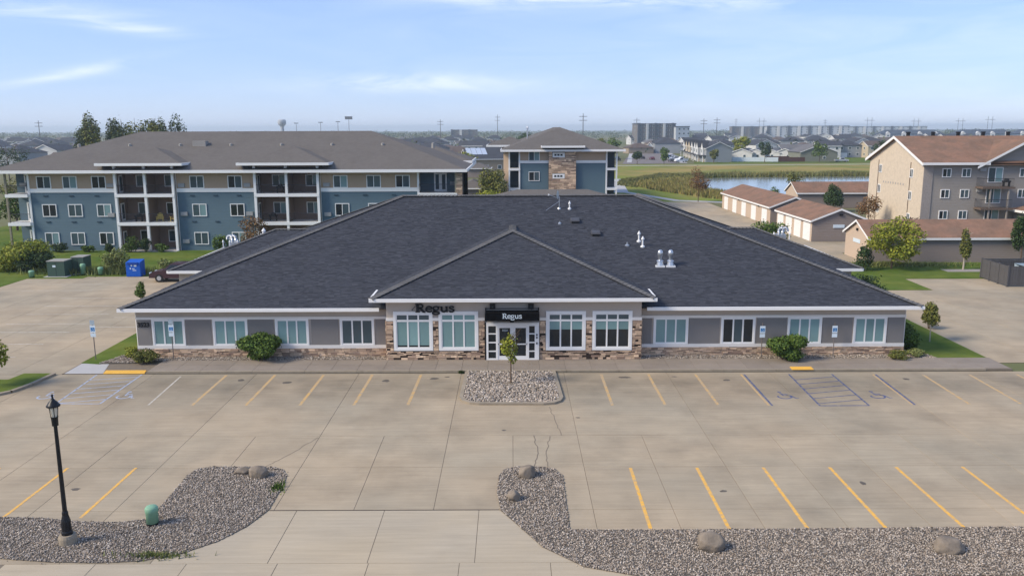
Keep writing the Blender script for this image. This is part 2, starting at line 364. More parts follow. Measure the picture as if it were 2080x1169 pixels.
# ============================================================ the setting: ground, lots, walks, beds
ground = structure('ground', MB().box(-6000, -300, -1.0, 6000, 6000, -0.03), farground)
structure('lawn', MB().prism([(-75, 79.6), (-40.9, 79.6), (-40.9, 78.5), (-46.2, 78.5), (-46.2, 40), (-75, 40)], -0.025, 0.02).prism([(-40.9, 79.6), (-26, 79.6), (-26, 81), (24.4, 81), (24.4, 130), (-75, 130), (-75, 79.6)], -0.025, 0.021), lawn)
structure('side_lawn', MB().prism([(-26.1, 49.0), (-24.9, 48.75), (-23.1, 50.1), (-23.1, 80), (-26.1, 80)], -0.025, 0.05).prism([(24.1, 49.2), (25.4, 48.5), (29.0, 48.5), (29.0, 71.3), (36.4, 71.3), (36.6, 76.8), (70, 76.8), (70, 93), (37.2, 93), (37.2, 84), (24.1, 84)], -0.025, 0.05), lawn)
structure('meadow', MB().prism([(24.4, 150), (37, 160), (90, 150), (190, 150), (230, 345), (40, 330), (18, 330), (18, 165)], -0.028, 0.0), lawn2)
structure('dry_meadow', MB().prism([(30, 262), (44, 240), (150, 252), (250, 260), (300, 330), (60, 326)], -0.02, 0.01), drygrass)

def slabs(name, x0, x1, ys, w, z, mat, keep=lambda cx, cy: True, xs=None):
    """a concrete field: dirt-filled joints below, single slabs above"""
    root = structure(name, MB().box(x0, ys[0], -0.03, x1, ys[-1], z - 0.012), jointmat)
    cache = {}
    if xs is None:
        n = max(1, round((x1 - x0) / w)); xs = [x0 + (x1 - x0) * i / n for i in range(n + 1)]
    for a, b in zip(ys[:-1], ys[1:]):
        for c, d in zip(xs[:-1], xs[1:]):
            if not keep((c + d) / 2, (a + b) / 2): continue
            key = (round(d - c, 2), round(b - a, 2))
            if key not in cache:
                hx, hy = (d - c) / 2 - 0.006, (b - a) / 2 - 0.006
                m = MB(); e = 0.006
                m.add([(-hx, -hy, -0.02), (hx, -hy, -0.02), (hx, hy, -0.02), (-hx, hy, -0.02), (-hx + e, -hy + e, 0), (hx - e, -hy + e, 0), (hx - e, hy - e, 0), (-hx + e, hy - e, 0)],
                      [(4, 5, 6, 7), (0, 1, 5, 4), (1, 2, 6, 5), (2, 3, 7, 6), (3, 0, 4, 7)])
                cache[key] = m.mesh('slab', mat)
            put('slab', cache[key], root, ((c + d) / 2, (a + b) / 2, z + rnd.uniform(-0.002, 0.002)))
    return root
FX = [-50.3 + 2.96 * i for i in range(35)]
vis = lambda cx, cy: abs(cx) < cy * 0.63 + 3.5
lot = slabs('parking_lot', FX[0], FX[-1], [25.1, 28.95, 32.95, 36.6], 0, 0.012, concrete, lambda x, y: vis(x, y) and not (y < 28.9 and -12.5 < x < 1.6), FX)
slabs('driveway_apron', -11.82, 2.02, [25.1, 28.93], 0, 0.0135, apronc, vis, [-11.82, -8.0, -4.75, -1.25, 2.02])
slabs('stall_end_strip', 2.02, 2.98, [25.1, 28.94], 0, 0.0128, concrete, vis, [2.02, 2.98])
slabs('street_edge', FX[0] + 1.2, FX[-1] + 1.2, [20.6, 25.1], 0, 0.012, apronc, vis, [x + 1.2 for x in FX])
structure('expansion_joint', MB().box(-9.0, 28.92, .0, -.5, 28.98, .0165), M('dark_joint', srgb(70, 62, 54), .95, .4, 2))
slabs('parking_row', FX[0], FX[-1], [36.6, 46.65], 0, 0.012, concrete, vis, FX[::2])
left_lot = slabs('side_parking_lot', -46.2, -26.1, [46.7 + 3.65 * i for i in range(10)], 2.9, 0.012, concrete, lambda x, y: abs(x) < y * 0.63 + 3)
right_lot = slabs('rear_parking_lot', 29.0, 56, [48.5 + 3.8 * i for i in range(7)], 3.0, 0.013, concrete, lambda x, y: abs(x) < y * 0.63 + 3)
slabs('rear_apron', 36.6, 58, [71.3, 74.0, 76.8], 3.5, 0.014, concrete)
slabs('garage_drive', 24.5, 37.2, [84 + 5.5 * i for i in range(15)], 4.2, 0.012, concrete)
slabs('garage_court', 37.2, 62, [93.5, 98, 103], 4.2, 0.013, concrete)

# raised front walk with its kerb and slabs
walk = structure('sidewalk', MB().box(-21.2, 46.78, -0.03, 29.0, 49.25, 0.105).box(-26.1, 46.78, -0.03, -21.2, 49.0, 0.012), jointmat)
cache = {}
wx = [-21.2 + 1.52 * i for i in range(34)]
for a, b in zip(wx[:-1], wx[1:]):
    for c, d in ((46.94, 48.1), (48.1, 49.22)):
        key = round(d - c, 2)
        if key not in cache: cache[key] = MB().box(-(b - a) / 2 + .008, -(d - c) / 2 + .008, -.02, (b - a) / 2 - .008, (d - c) / 2 - .008, 0).mesh('slab', concrete2)
        put('slab', cache[key], walk, ((a + b) / 2, (c + d) / 2, 0.12))
km = MB().box(-1.51, -0.09, -0.12, 1.51, 0.09, 0.0).mesh('kerb_stone', kerbmat)
for i in range(16):
    x = -19.65 + 3.04 * i
    if abs(x) > 3.0 or True: put('kerb_stone', km, walk, (x, 46.84, 0.128))
structure('ramp', MB().prism([(-26.0, 46.8), (-23.75, 46.8), (-24.35, 48.85), (-26.05, 48.95)], -0.02, 0.02), newconc)
for nm, p in (('tactile_pad', [(-23.7, 46.72), (-21.3, 46.72), (-21.5, 47.4), (-23.85, 47.4)]), ('tactile_pad', [(16.2, 46.70), (17.45, 46.70), (17.5, 47.3), (16.25, 47.3)])):
    tp = thing(nm, 'yellow tactile pad ' + ('beside the pale new ramp' if p[0][0] < 0 else 'in the front walk by the blue hatching'), 'tactile pad', ((p[0][0] + p[1][0]) / 2, 47.05, 0.1))
    z = 0.012 if p[0][0] < 0 else 0.121
    b = MB(tp.location).prism(p, z, z + 0.03)
    b.build('mat', padyellow, tp); d = MB(tp.location)
    for i in range(10):
        for j in range(4): d.tube((p[0][0] + .12 + (p[1][0] - p[0][0] - .2) * i / 9, 46.82 + .14 * j, z + .03), (p[0][0] + .12 + (p[1][0] - p[0][0] - .2) * i / 9, 46.82 + .14 * j, z + .045), 0.03, 0.02, 6)
    d.build('dome_grid', padyellow, tp, kind='stuff')

# painted stall lines
def line(name, mat, x0, y0, x1, y1, w=0.11, z=0.0155, parent=lot):
    d = Vector((x1 - x0, y1 - y0)); d.normalize(); n = Vector((-d.y, d.x)) * w / 2
    return MB().prism([(x0 + n.x, y0 + n.y), (x1 + n.x, y1 + n.y), (x1 - n.x, y1 - n.y), (x0 - n.x, y0 - n.y)], z - 0.003, z).build(name, mat, parent)
for i in range(6): line('stall_line', yellow, 4.86 + 2.765 * i, 27.35, 4.9 + 2.76 * i, 32.8, 0.13)
for x in (-21.45, -18.6, -15.75): line('stall_line', yellow, x, 28.3 + (x + 21) * 0.02, x, 33.0, 0.12)
for i in range(5): line('stall_line', fadedyellow, -5.25 - 2.8 * i, 46.4, -5.35 - 2.77 * i, 41.0, 0.16)
line('stall_line', palepaint, -19.0, 46.2, -18.7, 41.1, 0.09)
for x in (5.1, 7.8, 10.5): line('stall_line', fadedyellow, x, 46.3, x, 40.85, 0.15)
line('stall_line', fadedyellow, 13.1, 46.2, 13.05, 40.7, 0.10); line('stall_line', bluepaint, 13.28, 46.2, 13.22, 40.7, 0.10)
line('stall_line', bluepaint, 20.78, 46.1, 20.5, 40.75, 0.10); line('stall_line', fadedyellow, 20.62, 46.1, 20.36, 40.75, 0.08)
for x in (23.45, 26.1, 28.8): line('stall_line', fadedyellow, x, 46.0, x - 0.15, 40.8, 0.14)
for a, b in (((15.85, 46.2), (15.63, 40.65)), ((18.3, 46.2), (18.13, 40.65)), ((15.63, 40.65), (18.13, 40.65))): line('hatch_line', bluepaint, *a, *b, 0.09)
for i in range(6): line('hatch_line', bluepaint, 15.82 - .02 * i, 45.1 - .82 * i, 18.25 - .02 * i, 45.7 - .82 * i, 0.07)
for a, b in (((-24.0, 46.6), (-23.6, 41.4)), ((-21.4, 46.6), (-21.3, 41.35)), ((-23.6, 41.4), (-21.3, 41.35))): line('hatch_line', paleblue, *a, *b, 0.09)
for i in range(6): line('hatch_line', paleblue, -23.95 + .06 * i, 45.5 - .82 * i, -21.4 + .02 * i, 46.1 - .8 * i, 0.07)
for y in (50.5, 53.7, 57.0, 59.6, 62.8, 65.9, 69.0): line('stall_line', palepaint, -36.0 - (y - 50) * .1, y, -31.0, y, 0.09, parent=left_lot)
for y in (53.5, 56.6, 59.8, 63.0): line('stall_line', palepaint, -30.0, y + 5, -26.6, y + 5, 0.09, parent=left_lot)
for y in (72.5, 75.5): line('stall_line', palepaint, -43.5, y, -37, y, 0.09, parent=left_lot)
def wheelchair(x, y, mat, s=1.0):
    arc = [(0.30 * math.cos(a), 0.26 + 0.26 * math.sin(a)) for a in [R(150) + R(270) * i / 14 for i in range(15)]]
    L = [arc, [(-0.05, 0.85), (0.0, 0.45), (0.32, 0.45), (0.45, 0.05), (0.58, 0.08)], [(0.0, 0.64), (0.26, 0.64)], [(-0.10, 0.98), (-0.02, 1.05), (0.04, 0.98), (-0.02, 0.92), (-0.10, 0.98)]]
    b = MB().strokes([[(u * s, v * s) for u, v in q] for q in L], 0.085 * s, 0.003, (x, y, 0.0125), (1, 0, 0), (0, 1, 0)); b.build('wheelchair_mark', mat, lot)
wheelchair(-24.8, 42.2, paleblue, 1.15); wheelchair(-20.6, 42.2, paleblue, 1.15); wheelchair(14.3, 41.8, bluepaint, 1.15); wheelchair(19.2, 41.8, bluepaint, 1.15)
# crack lines in the drive
def crack(pts, w=0.03):
    r = random.Random(len(pts)); P = []
    for (a, b), (c, d) in zip(pts[:-1], pts[1:]):
        for i in range(8): t = i / 8; P.append((a + (c - a) * t + r.uniform(-.05, .05), b + (d - b) * t + r.uniform(-.03, .03)))
    P.append(pts[-1]); MB().strokes([P], w, 0.002, (0, 0, 0.0148), (1, 0, 0), (0, 1, 0)).build('crack', jointmat, lot)
crack([(1.9, 40.6), (2.05, 38.6), (2.25, 36.6)]); crack([(1.0, 36.6), (1.1, 34.4), (0.85, 32.8)], 0.035); crack([(1.75, 36.5), (1.45, 34.6), (1.45, 32.7)], 0.03); crack([(-8.9, 36.4), (-9.8, 34.2), (-10.4, 33.0)], 0.03)

# gravel beds
GL = [(-26, 27.6), (-18.7, 28.47), (-17.2, 28.39), (-15.5, 28.08), (-14.2, 28.02), (-13.4, 28.2), (-13.2, 28.9), (-13.25, 31.2), (-13.3, 32.2), (-13.1, 32.85), (-12.5, 33.06), (-9.95, 33.01), (-9.5, 32.7), (-9.2, 32.1), (-9.1, 31.2), (-9.05, 28.95), (-9.45, 27.66), (-10.12, 26.57), (-11.12, 25.66), (-12.24, 25.24), (-13.48, 25.14), (-15.1, 25.2), (-16.9, 25.46), (-26, 26.2)]
GR = [(-0.56, 32.0), (-0.4, 32.6), (0.1, 32.95), (1.1, 32.95), (1.75, 32.7), (2.04, 32.0), (2.01, 27.35), (4.5, 27.3), (24, 27.5), (24, 24.3), (10.2, 24.1), (6, 24.05), (4.0, 24.2), (2.3, 24.8), (1.0, 26.1), (0.18, 27.7), (-0.46, 28.9), (-0.62, 30.5)]
for poly, nm in ((GL, 'drive_west'), (GR, 'drive_east')):
    bed = structure('gravel_bed', MB().prism(poly, -0.02, 0.035), gravelbase)
    pebbles('pebbles', poly, 420, 0.02, 0.046, 0.038, bed); pebbles('spilled_pebbles', [(x + (x - sum(p[0] for p in poly) / len(poly)) * .012, y + (y - sum(p[1] for p in poly) / len(poly)) * .05) for x, y in poly], 5, 0.015, 0.035, 0.02, bed)
def tuft(label, x, y, rx, ry, n, h, mat, seed):
    o = put('weed_tuft', blades_mesh(x, y, rx, ry, n, h, mat, seed)); tag(o, label, 'weeds'); o['kind'] = 'stuff'; return o
def blades_mesh(x, y, rx, ry, n, h, mat, seed, wid=0.03):
    g = np.random.default_rng(seed); r = np.abs(g.normal(size=n)) * .55; a = g.uniform(0, 6.283, n)
    P = np.stack([x + rx * r * np.cos(a), y + ry * r * np.sin(a), np.zeros(n)], -1); L = h * g.uniform(0.5, 1.15, n)
    d = g.normal(size=(n, 2)) * 0.35; wv = g.uniform(0, 6.283, n); w = np.stack([np.cos(wv), np.sin(wv), np.zeros(n)], -1) * wid
    top = P + np.stack([d[:, 0] * L, d[:, 1] * L, L], -1)
    V = np.stack([P - w, P + w, top], 1).reshape(-1, 3); return numpy_mesh('blades', V, np.arange(3 * n).reshape(-1, 3), mat)
tuft('long weed tuft along the curved edge of the gravel bed', -11.9, 25.55, 1.3, 0.22, 330, 0.2, LW, 3)
tuft('small bright weed tuft at the drive edge of the gravel bed', -9.25, 30.9, 0.25, 0.5, 260, 0.2, LG, 4)
tuft('dark weed growing in the kerb joint of the tree island', -2.95, 46.6, 0.16, 0.12, 160, 0.2, LD, 5)

# planted island in front of the entrance
isl = thing('tree_island', 'kerbed gravel island before the entrance', 'planting bed', (0, 43.8, 0))
IP = [(-2.72, 46.74), (-2.78, 42.0), (-2.6, 41.4), (-2.2, 41.05), (-1.7, 40.92), (1.6, 40.86), (2.15, 41.0), (2.5, 41.35), (2.66, 41.9), (2.5, 46.74)]
IN = [(-2.52, 46.74), (-2.58, 42.05), (-2.42, 41.55), (-2.1, 41.25), (-1.68, 41.12), (1.58, 41.06), (2.02, 41.18), (2.3, 41.45), (2.46, 41.95), (2.3, 46.74)]
kb = MB(isl.location)
for i in range(len(IP) - 1):
    a, b, c, d = IP[i], IP[i + 1], IN[i + 1], IN[i]
    kb.add([(a[0], a[1], 0), (b[0], b[1], 0), (b[0], b[1], .125), (a[0], a[1], .125), (d[0], d[1], .13), (c[0], c[1], .13), (d[0], d[1], 0), (c[0], c[1], 0)], [(0, 1, 2, 3), (3, 2, 5, 4), (4, 5, 7, 6)])
kb.build('kerb', kerbmat, isl)
MB(isl.location).prism(IN, 0.0, 0.09).build('soil', gravelbase, isl)
pb = pebbles('pebbles', IN, 150, 0.045, 0.095, 0.10, isl); pb.location = -isl.location
MB(isl.location).lathe([(0.36, 0.09), (0.3, 0.14), (0.1, 0.16)], -0.08, 44.3, 12).build('mulch_ring', jointmat, isl)
# foundation gravel strip along both wings
for a, b in ((-23.0, -7.6), (7.8, 24.0)):
    bed = structure('foundation_strip', MB().box(a, 49.25, -0.02, b, 50.12, 0.10), gravelbase)
    pebbles('pebbles', [(a, 49.27), (b, 49.27), (b, 50.1), (a, 50.1)], 220, 0.03, 0.06, 0.105, bed)
for P in ([(-24.9, 48.8), (-22.8, 48.9), (-22.8, 50.4), (-24.3, 50.6)], [(24.0, 49.1), (26.0, 48.7), (25.6, 50.6), (24.1, 51.6)]):
    bed = structure('corner_bed', MB().prism(P, -0.02, 0.08), gravelbase); pebbles('pebbles', P, 200, 0.03, 0.065, 0.085, bed)
# grass corner with its kerb at the lot's edge
gi = thing('grass_island', 'kerbed grass corner between the two lots', 'planting bed', (-29, 44.5, 0))
EK = [(-40, 40.0), (-30, 41.6), (-27.9, 42.4), (-27.1, 43.3), (-26.75, 44.6), (-26.55, 46.6)]
MB(gi.location).prism(EK + [(-28.2, 46.6), (-28.4, 45.4), (-40, 45.4)], 0.0, 0.11).build('turf', lawn, gi)
kb = MB(gi.location)
for a, b in zip(EK[:-1], EK[1:]):
    d = Vector((b[0] - a[0], b[1] - a[1])).normalized() * 0.2; n = (d.y, -d.x)
    kb.add([(a[0], a[1], 0.14), (b[0], b[1], 0.14), (b[0] + n[0], b[1] + n[1], 0.13), (a[0] + n[0], a[1] + n[1], 0.13), (a[0] + n[0], a[1] + n[1], 0), (b[0] + n[0], b[1] + n[1], 0)], [(3, 2, 1, 0), (4, 5, 2, 3)])
kb.build('kerb', kerbmat, gi)

def blot(x, y, rx, ry, seed):
    r = random.Random(seed); P = [(x + rx * r.uniform(.6, 1.1) * math.cos(a), y + ry * r.uniform(.6, 1.1) * math.sin(a)) for a in [6.283 * i / 14 for i in range(14)]]
    MB().prism(P, .013, .0165).build('oil_stain', oilm, lot)
oilm = M('oil_stain', srgb(96, 88, 78), .7, .3, 3)
for i, (x, y, a, b) in enumerate(((-4.4, 45.6, .28, .22), (-3.7, 45.9, .2, .12), (-7.1, 45.2, .22, .3), (6.4, 45.7, .4, .2), (9.2, 45.8, .22, .1), (-12.6, 44.9, .3, .25), (-15.3, 45.4, .2, .25), (12.0, 45.1, .25, .2), (22.1, 45.2, .25, .2), (-.4, 37.3, .12, .1), (3.2, 39.0, .12, .08), (8.2, 30.5, .16, .12), (13.9, 31.2, .14, .2), (-17.2, 30.9, .2, .14))): blot(x, y, a, b, i)

# ============================================================ the office building
OB = thing('office_building', 'long single-storey office with charcoal hip roof and stone-clad entrance', 'building', (0.4, 50.1, 0))
oo = OB.location
EAVE = 3.25; PITCH = 0.361
EX0, EX1, EY0, EY1 = -23.75, 24.8, 49.45, 80.15
RY = (EY0 + EY1) / 2; RZ = EAVE + PITCH * (RY - EY0); RX0 = EX0 + (RY - EY0); RX1 = EX1 - (RY - EY0)
wall = MB(oo).box(-23.07, 50.1, -0.02, 24.13, 79.5, 3.06)
wall.build('wall', stucco, OB)
MB(oo).box(-7.58, 49.2, -0.02, 7.79, 50.05, 3.78).build('entrance_wall', stucco, OB)
# roof body under the shingles
def hip_body(x0, x1, y0, y1, z, p, axis='x'):
    h = min(x1 - x0, y1 - y0) / 2
    if x1 - x0 >= y1 - y0: a, b = (x0 + h, y0 + h, z + p * h), (x1 - h, y0 + h, z + p * h); f = [(0, 1, 5, 4), (1, 2, 5), (2, 3, 4, 5), (3, 0, 4)]
    else: a, b = (x0 + h, y0 + h, z + p * h), (x0 + h, y1 - h, z + p * h); f = [(0, 1, 4), (1, 2, 5, 4), (2, 3, 5), (3, 0, 4, 5)]
    return [(x0, y0, z), (x1, y0, z), (x1, y1, z), (x0, y1, z), a, b], f + [(3, 2, 1, 0)]
rb = MB(oo).add(*hip_body(EX0, EX1, EY0, EY1, EAVE, PITCH))
# low rear side projections with their own hips
for s in (-1, 1):
    xe = -26.4 if s < 0 else 26.9
    zz = EAVE - 0.012; h = 6.6; yc = 69.9; top = (xe - s * h, yc, zz + PITCH * h); inn = 0.4 + s * 12.0
    zi = zz + PITCH * h
    rb.add([(xe, yc - h, zz), (xe, yc + h, zz), top, (inn, yc - h, zz), (inn, yc + h, zz), (inn, yc, zi)], [(0, 1, 2) if s > 0 else (1, 0, 2), (3, 0, 2, 5) if s > 0 else (0, 3, 5, 2), (1, 4, 5, 2) if s > 0 else (4, 1, 2, 5)])
    MB(oo).box(min(xe - s * 0.6, xe - s * 4), yc - h + 0.6, -0.02, max(xe - s * 0.6, xe - s * 4), yc + h - 0.6, 3.05).build('side_wall', stucco, OB)
    MB(oo).box(min(xe, xe - s * 2.7), yc - h - 0.10, zz - 0.17, max(xe, xe - s * 2.7), yc - h, zz + 0.03).box(min(xe, xe + s * 0.1), yc - h, zz - 0.17, max(xe, xe + s * 0.1), yc + h, zz + 0.03).build('gutter', white, OB)
# entrance hip
NX0, NX1, NY0, NZ = -8.38, 8.5, 48.6, 3.98
nh = (NX1 - NX0) / 2; NA = (NX0 + nh, NY0 + nh, NZ + PITCH * nh); NB = (NX0 + nh, 60.0, NZ + PITCH * nh)
rb.add([(NX0, NY0, NZ), (NX1, NY0, NZ), NA, NB, (NX0, 51.6, NZ), (NX1, 51.6, NZ), (NX0 + .4, 51.6, EAVE + 0.5), (NX1 - .4, 51.6, EAVE + .5)], [(0, 1, 2), (1, 5, 3, 2), (4, 0, 2, 3), (0, 4, 5, 1)])
roof = rb.build('roof', M('roof_underlay', srgb(50, 50, 55), 0.95), OB)
def shingle_plane(A, B, Cc, D, expo=0.15, wid=0.28, lift=0.006):
    """courses of lapped shingle tabs over the trapezoid A-B (eave) to D-C (top)"""
    A, B, Cc, D = map(Vector, (A, B, Cc, D)); u = (B - A).normalized(); nrm = u.cross(D - A).normalized()
    if nrm.z < 0: nrm = -nrm
    v = nrm.cross(u)
    if v.z < 0: v = -v
    H = (D - A).dot(v); ul0, ur0 = 0.0, (B - A).dot(u); ul1, ur1 = (D - A).dot(u), (Cc - A).dot(u)
    V = []; F = []
    k = int(H / expo)
    for i in range(k + 1):
        v0 = i * expo; v1 = min(v0 + expo * 1.08, H)
        if v1 - v0 < 0.02: continue
        t = (v0 + v1) / 2 / H; a = ul0 + (ul1 - ul0) * t; b = ur0 + (ur1 - ur0) * t
        x = a
        while x < b - 0.02:
            w = min(rnd.uniform(0.5, 1.5) * wid, b - x); th = rnd.choice((0.010, 0.022))
            p = [A + u * x + v * v0 + nrm * (lift + th), A + u * (x + w) + v * v0 + nrm * (lift + th), A + u * (x + w) + v * v1 + nrm * lift, A + u * x + v * v1 + nrm * lift,
                 A + u * x + v * v0 + nrm * 0.001, A + u * (x + w) + v * v0 + nrm * 0.001]
            n = len(V); V += [tuple(q) for q in p]; F += [(n, n + 1, n + 2, n + 3), (n + 4, n + 5, n + 1, n)]
            x += w
    return V, F
def shingled(name, planes):
    m = MB(oo)
    for P in planes: V, F = shingle_plane(*P); b = len(m.v); m.v += V; m.f += [tuple(b + i for i in f) for f in F]
    return m.build(name, shingle, roof, kind='stuff')
P00, P10, P11, P01 = (EX0, EY0, EAVE), (EX1, EY0, EAVE), (EX1, EY1, EAVE), (EX0, EY1, EAVE)
RA, RB = (RX0, RY, RZ), (RX1, RY, RZ)
shingled('front_shingles', [(P00, P10, RB, RA)])
shingled('end_shingles', [(P01, P00, RA, RA), (P10, P11, RB, RB)])
shingled('entrance_shingles', [((NX0, NY0, NZ), (NX1, NY0, NZ), NA, NA), ((NX1, NY0, NZ), (NX1, 60, NZ), NB, NA), ((NX0, 60, NZ), (NX0, NY0, NZ), NA, NB)])
sp = []
for s in (-1, 1):
    xe = -26.4 if s < 0 else 26.9; zz = EAVE - 0.012; top = (xe - s * 6.6, 69.9, zz + PITCH * 6.6); inn = 0.4 + s * 12
    a, b = (xe, 63.3, zz), (inn, 63.3, zz); sp.append((a, b, (inn, 69.9, top[2]), top) if s < 0 else (b, a, top, (inn, 69.9, top[2])))
    sp.append(((xe, 76.5, zz), (xe, 63.3, zz), top, top) if s < 0 else ((xe, 63.3, zz), (xe, 76.5, zz), top, top))
shingled('side_shingles', sp)
def cap(p, q, w=0.26):
    """row of folded cap shingles along a hip or ridge"""
    p, q = Vector(p), Vector(q); d = q - p; L = d.length; d.normalize(); side = d.cross(Vector((0, 0, 1))).normalized(); up = side.cross(d).normalized()
    n = int(L / 0.3); m = MB(oo)
    for i in range(n):
        a = p + d * (L * i / n); b = p + d * (L * (i + 1) / n + 0.05); h0, h1 = 0.12, 0.09
        m.add([tuple(a + up * h0), tuple(a + side * w + up * (h0 - 0.07)), tuple(b + side * w + up * (h1 - 0.07)), tuple(b + up * h1), tuple(a - side * w + up * (h0 - 0.07)), tuple(b - side * w + up * (h1 - 0.07)), tuple(a + side * w - up * 0.05), tuple(a - side * w - up * 0.05)],
              [(0, 1, 2, 3), (4, 0, 3, 5), (0, 4, 7, 6, 1)])
    return m.build('ridge_cap', capgrey, roof)
for p, q in ((P00, RA), (P10, RB), (P01, RA), (P11, RB), (RA, RB), ((NX0, NY0, NZ), NA), ((NX1, NY0, NZ), NA), (NA, NB)): cap(p, q)
for s in (-1, 1):
    xe = -26.4 if s < 0 else 26.9; cap((xe, 63.3, EAVE), (xe - s * 6.6, 69.9, EAVE + PITCH * 6.6), 0.15); cap((xe - s * 6.6, 69.9, EAVE + PITCH * 6.6), (xe - s * 10, 69.9, EAVE + PITCH * 6.6), 0.15)
# gutters and fascia
for q in ((EX0 - .1, EY0 - .12, NX0 + .35, EY0, .025), (NX1 - .35, EY0 - .12, EX1 + .1, EY0, .025), (EX0 - .07, EY0, EX0, EY1, -.02), (EX1, EY0, EX1 + .07, EY1, -.02)): MB(oo).box(q[0], q[1], EAVE - .17, q[2], q[3], EAVE + q[4]).build('gutter', white, OB)
for q in ((NX0 - .1, NY0 - .12, NX1 + .1, NY0), (NX0 - .12, NY0, NX0, 51.5), (NX1, NY0, NX1 + .12, 51.5)): MB(oo).box(q[0], q[1], NZ - .17, q[2], q[3], NZ + .025).build('gutter', white, OB)
MB(oo).box(EX0, EY0, EAVE - .19, NX0, 50.12, EAVE - .17).box(NX1, EY0, EAVE - .19, EX1, 50.12, EAVE - .17).box(NX0, NY0, NZ - .19, NX1, 49.2, NZ - .17).build('soffit', offwhite, OB)
# wing fronts: bands, grey panels, windows
for a, b in ((-23.09, -7.6), (7.81, 24.15)):
    MB(oo).box(a, 50.04, 2.46, b, 50.097, 2.62).build('trim_band', offwhite, OB)
    MB(oo).box(a, 50.02, 0.63, b, 50.097, 0.83).build('trim_band', offwhite, OB)
for a, b in ((-23.05, -22.2), (-20.05, -18.5), (-16.2, -14.65), (-12.35, -10.68), (-8.4, -7.64), (7.9, 8.58), (10.87, 12.75), (15.04, 16.87), (19.07, 20.9), (23.08, 24.08)):
    MB(oo).box(a, 50.06, 0.832, b, 50.097, 2.458).build('stucco_panel', panelgrey, OB)
def window(x0, x1, z0, z1, y, panes, kinds, transom=None, surround=0.12, parent=OB, off=oo):
    """white framed window: surround, frame, upright bars, one pane per light"""
    w = MB(off); s = surround
    for a, b, c, d in ((x0 - s, x1 + s, z1, z1 + s), (x0 - s, x1 + s, z0 - s, z0), (x0 - s, x0, z0, z1), (x1, x1 + s, z0, z1)): w.box(a, y - 0.07, c, b, y + 0.01, d)
    f = 0.06
    for a, b, c, d in ((x0, x1, z1 - f, z1), (x0, x1, z0, z0 + f), (x0, x0 + f, z0 + f, z1 - f), (x1 - f, x1, z0 + f, z1 - f)): w.box(a, y - 0.05, c, b, y + 0.01, d)
    xs = [x0 + f + (x1 - x0 - 2 * f) * i / panes for i in range(panes + 1)]; bw = 0.045
    for x in xs[1:-1]: w.box(x - bw, y - 0.045, z0 + f, x + bw, y + 0.01, z1 - f)
    if transom: w.box(x0 + f, y - 0.048, transom - 0.06, x1 - f, y + 0.01, transom + 0.06)
    o = w.build('window', white, parent)
    for i in range(panes):
        a = xs[i] + (bw if i else 0); b = xs[i + 1] - (bw if i < panes - 1 else 0); zt = (transom - 0.06) if transom else z1 - f; zb = z0 + f
        k = kinds[i]
        if k in ('half', 'low'):
            zs = zb + (zt - zb) * (0.68 if k == 'half' else 0.07)
            MB(off).box(a, y - 0.022, zs, b, y - 0.004, zt).build('pane', tealblind, o); MB(off).box(a, y - 0.018, zb, b, y - 0.004, zs).build('pane', darkglass, o)
        else: MB(off).box(a, y - 0.02, zb, b, y - 0.004, zt).build('pane', {'t': tealblind, 'd': darkglass, 's': slateglass}[k], o)
        if transom: MB(off).box(a, y - 0.02, transom + 0.06, b, y - 0.004, z1 - f).build('pane', slateglass if k != 't' else tealblind, o)
    return o
for (a, b), k in zip(((-22.02, -20.2), (-18.29, -16.35), (-14.45, -12.6), (-10.48, -8.57), (8.78, 10.72), (12.93, 14.84), (17.02, 18.92), (21.07, 22.91)), ('ttt', 'ttt', 'ttt', 'sss', 'ttt', 'dsd', 'ttt', 'ttt')):
    window(a, b, 0.87, 2.42, 50.1, 3, list(k), None, 0.10)
for (a, b), k in zip(((-7.0, -4.95), (-4.27, -2.2), (2.2, 4.28), (5.0, 7.08)), (['low', 'low', 'low'], 'ttt', ['half'] * 3, ['half'] * 3)):
    window(a, b, 0.85, 2.95, 49.2, 3, list(k), 2.54, 0.16)
for a, b in ((-7.6, -7.16), (-4.79, -4.43), (-2.04, -1.66), (1.66, 2.04), (4.44, 4.84), (7.24, 7.81)): MB(oo).box(a, 49.13, 2.54, b, 49.197, 2.72).build('trim_band', offwhite, OB)
# stone veneer
def stones(x0, x1, z0, z1, y, holes=(), parent=None, off=None, k=1.0):
    m = MB(off or oo); z = z0
    while z < z1 - 0.02:
        h = min(k * rnd.choice((0.06, 0.08, 0.10, 0.13)), z1 - z); x = x0 - rnd.uniform(0, .2)
        while x < x1:
            w = k * rnd.uniform(0.14, 0.55); a, b = max(x, x0), min(x + w, x1); segs = [(a, b)]
            for hx0, hx1, hz0, hz1 in holes:
                if z + h * 0.5 > hz0 and z + h * 0.5 < hz1: segs = [q for s0, s1 in segs for q in ((s0, min(s1, hx0)), (max(s0, hx1), s1)) if q[1] - q[0] > 0.03]
            for s0, s1 in segs:
                if s1 - s0 > 0.03: d = rnd.uniform(0.02, 0.075); m.box(s0 + .006, y - d, z + .006, s1 - .006, y + 0.02, z + h - .006)
            x += w
        z += h
    m.build('stone_veneer', stone, parent or OB, kind='stuff')
H = [(-7.18, -4.77, 0.66, 3.2), (-4.45, -2.02, 0.66, 3.2), (2.02, 4.46, 0.66, 3.2), (4.82, 7.26, 0.66, 3.2), (-1.66, 1.66, -1, 3)]
stones(-7.6, 7.81, 0.12, 2.53, 49.19, H)
for a, b in ((-23.1, -7.6), (7.81, 24.16)): MB(oo).box(a, 50.06, 0.0, b, 50.098, 0.63).build('stone_backing', mortar, OB); stones(a, b, 0.06, 0.63, 50.065)
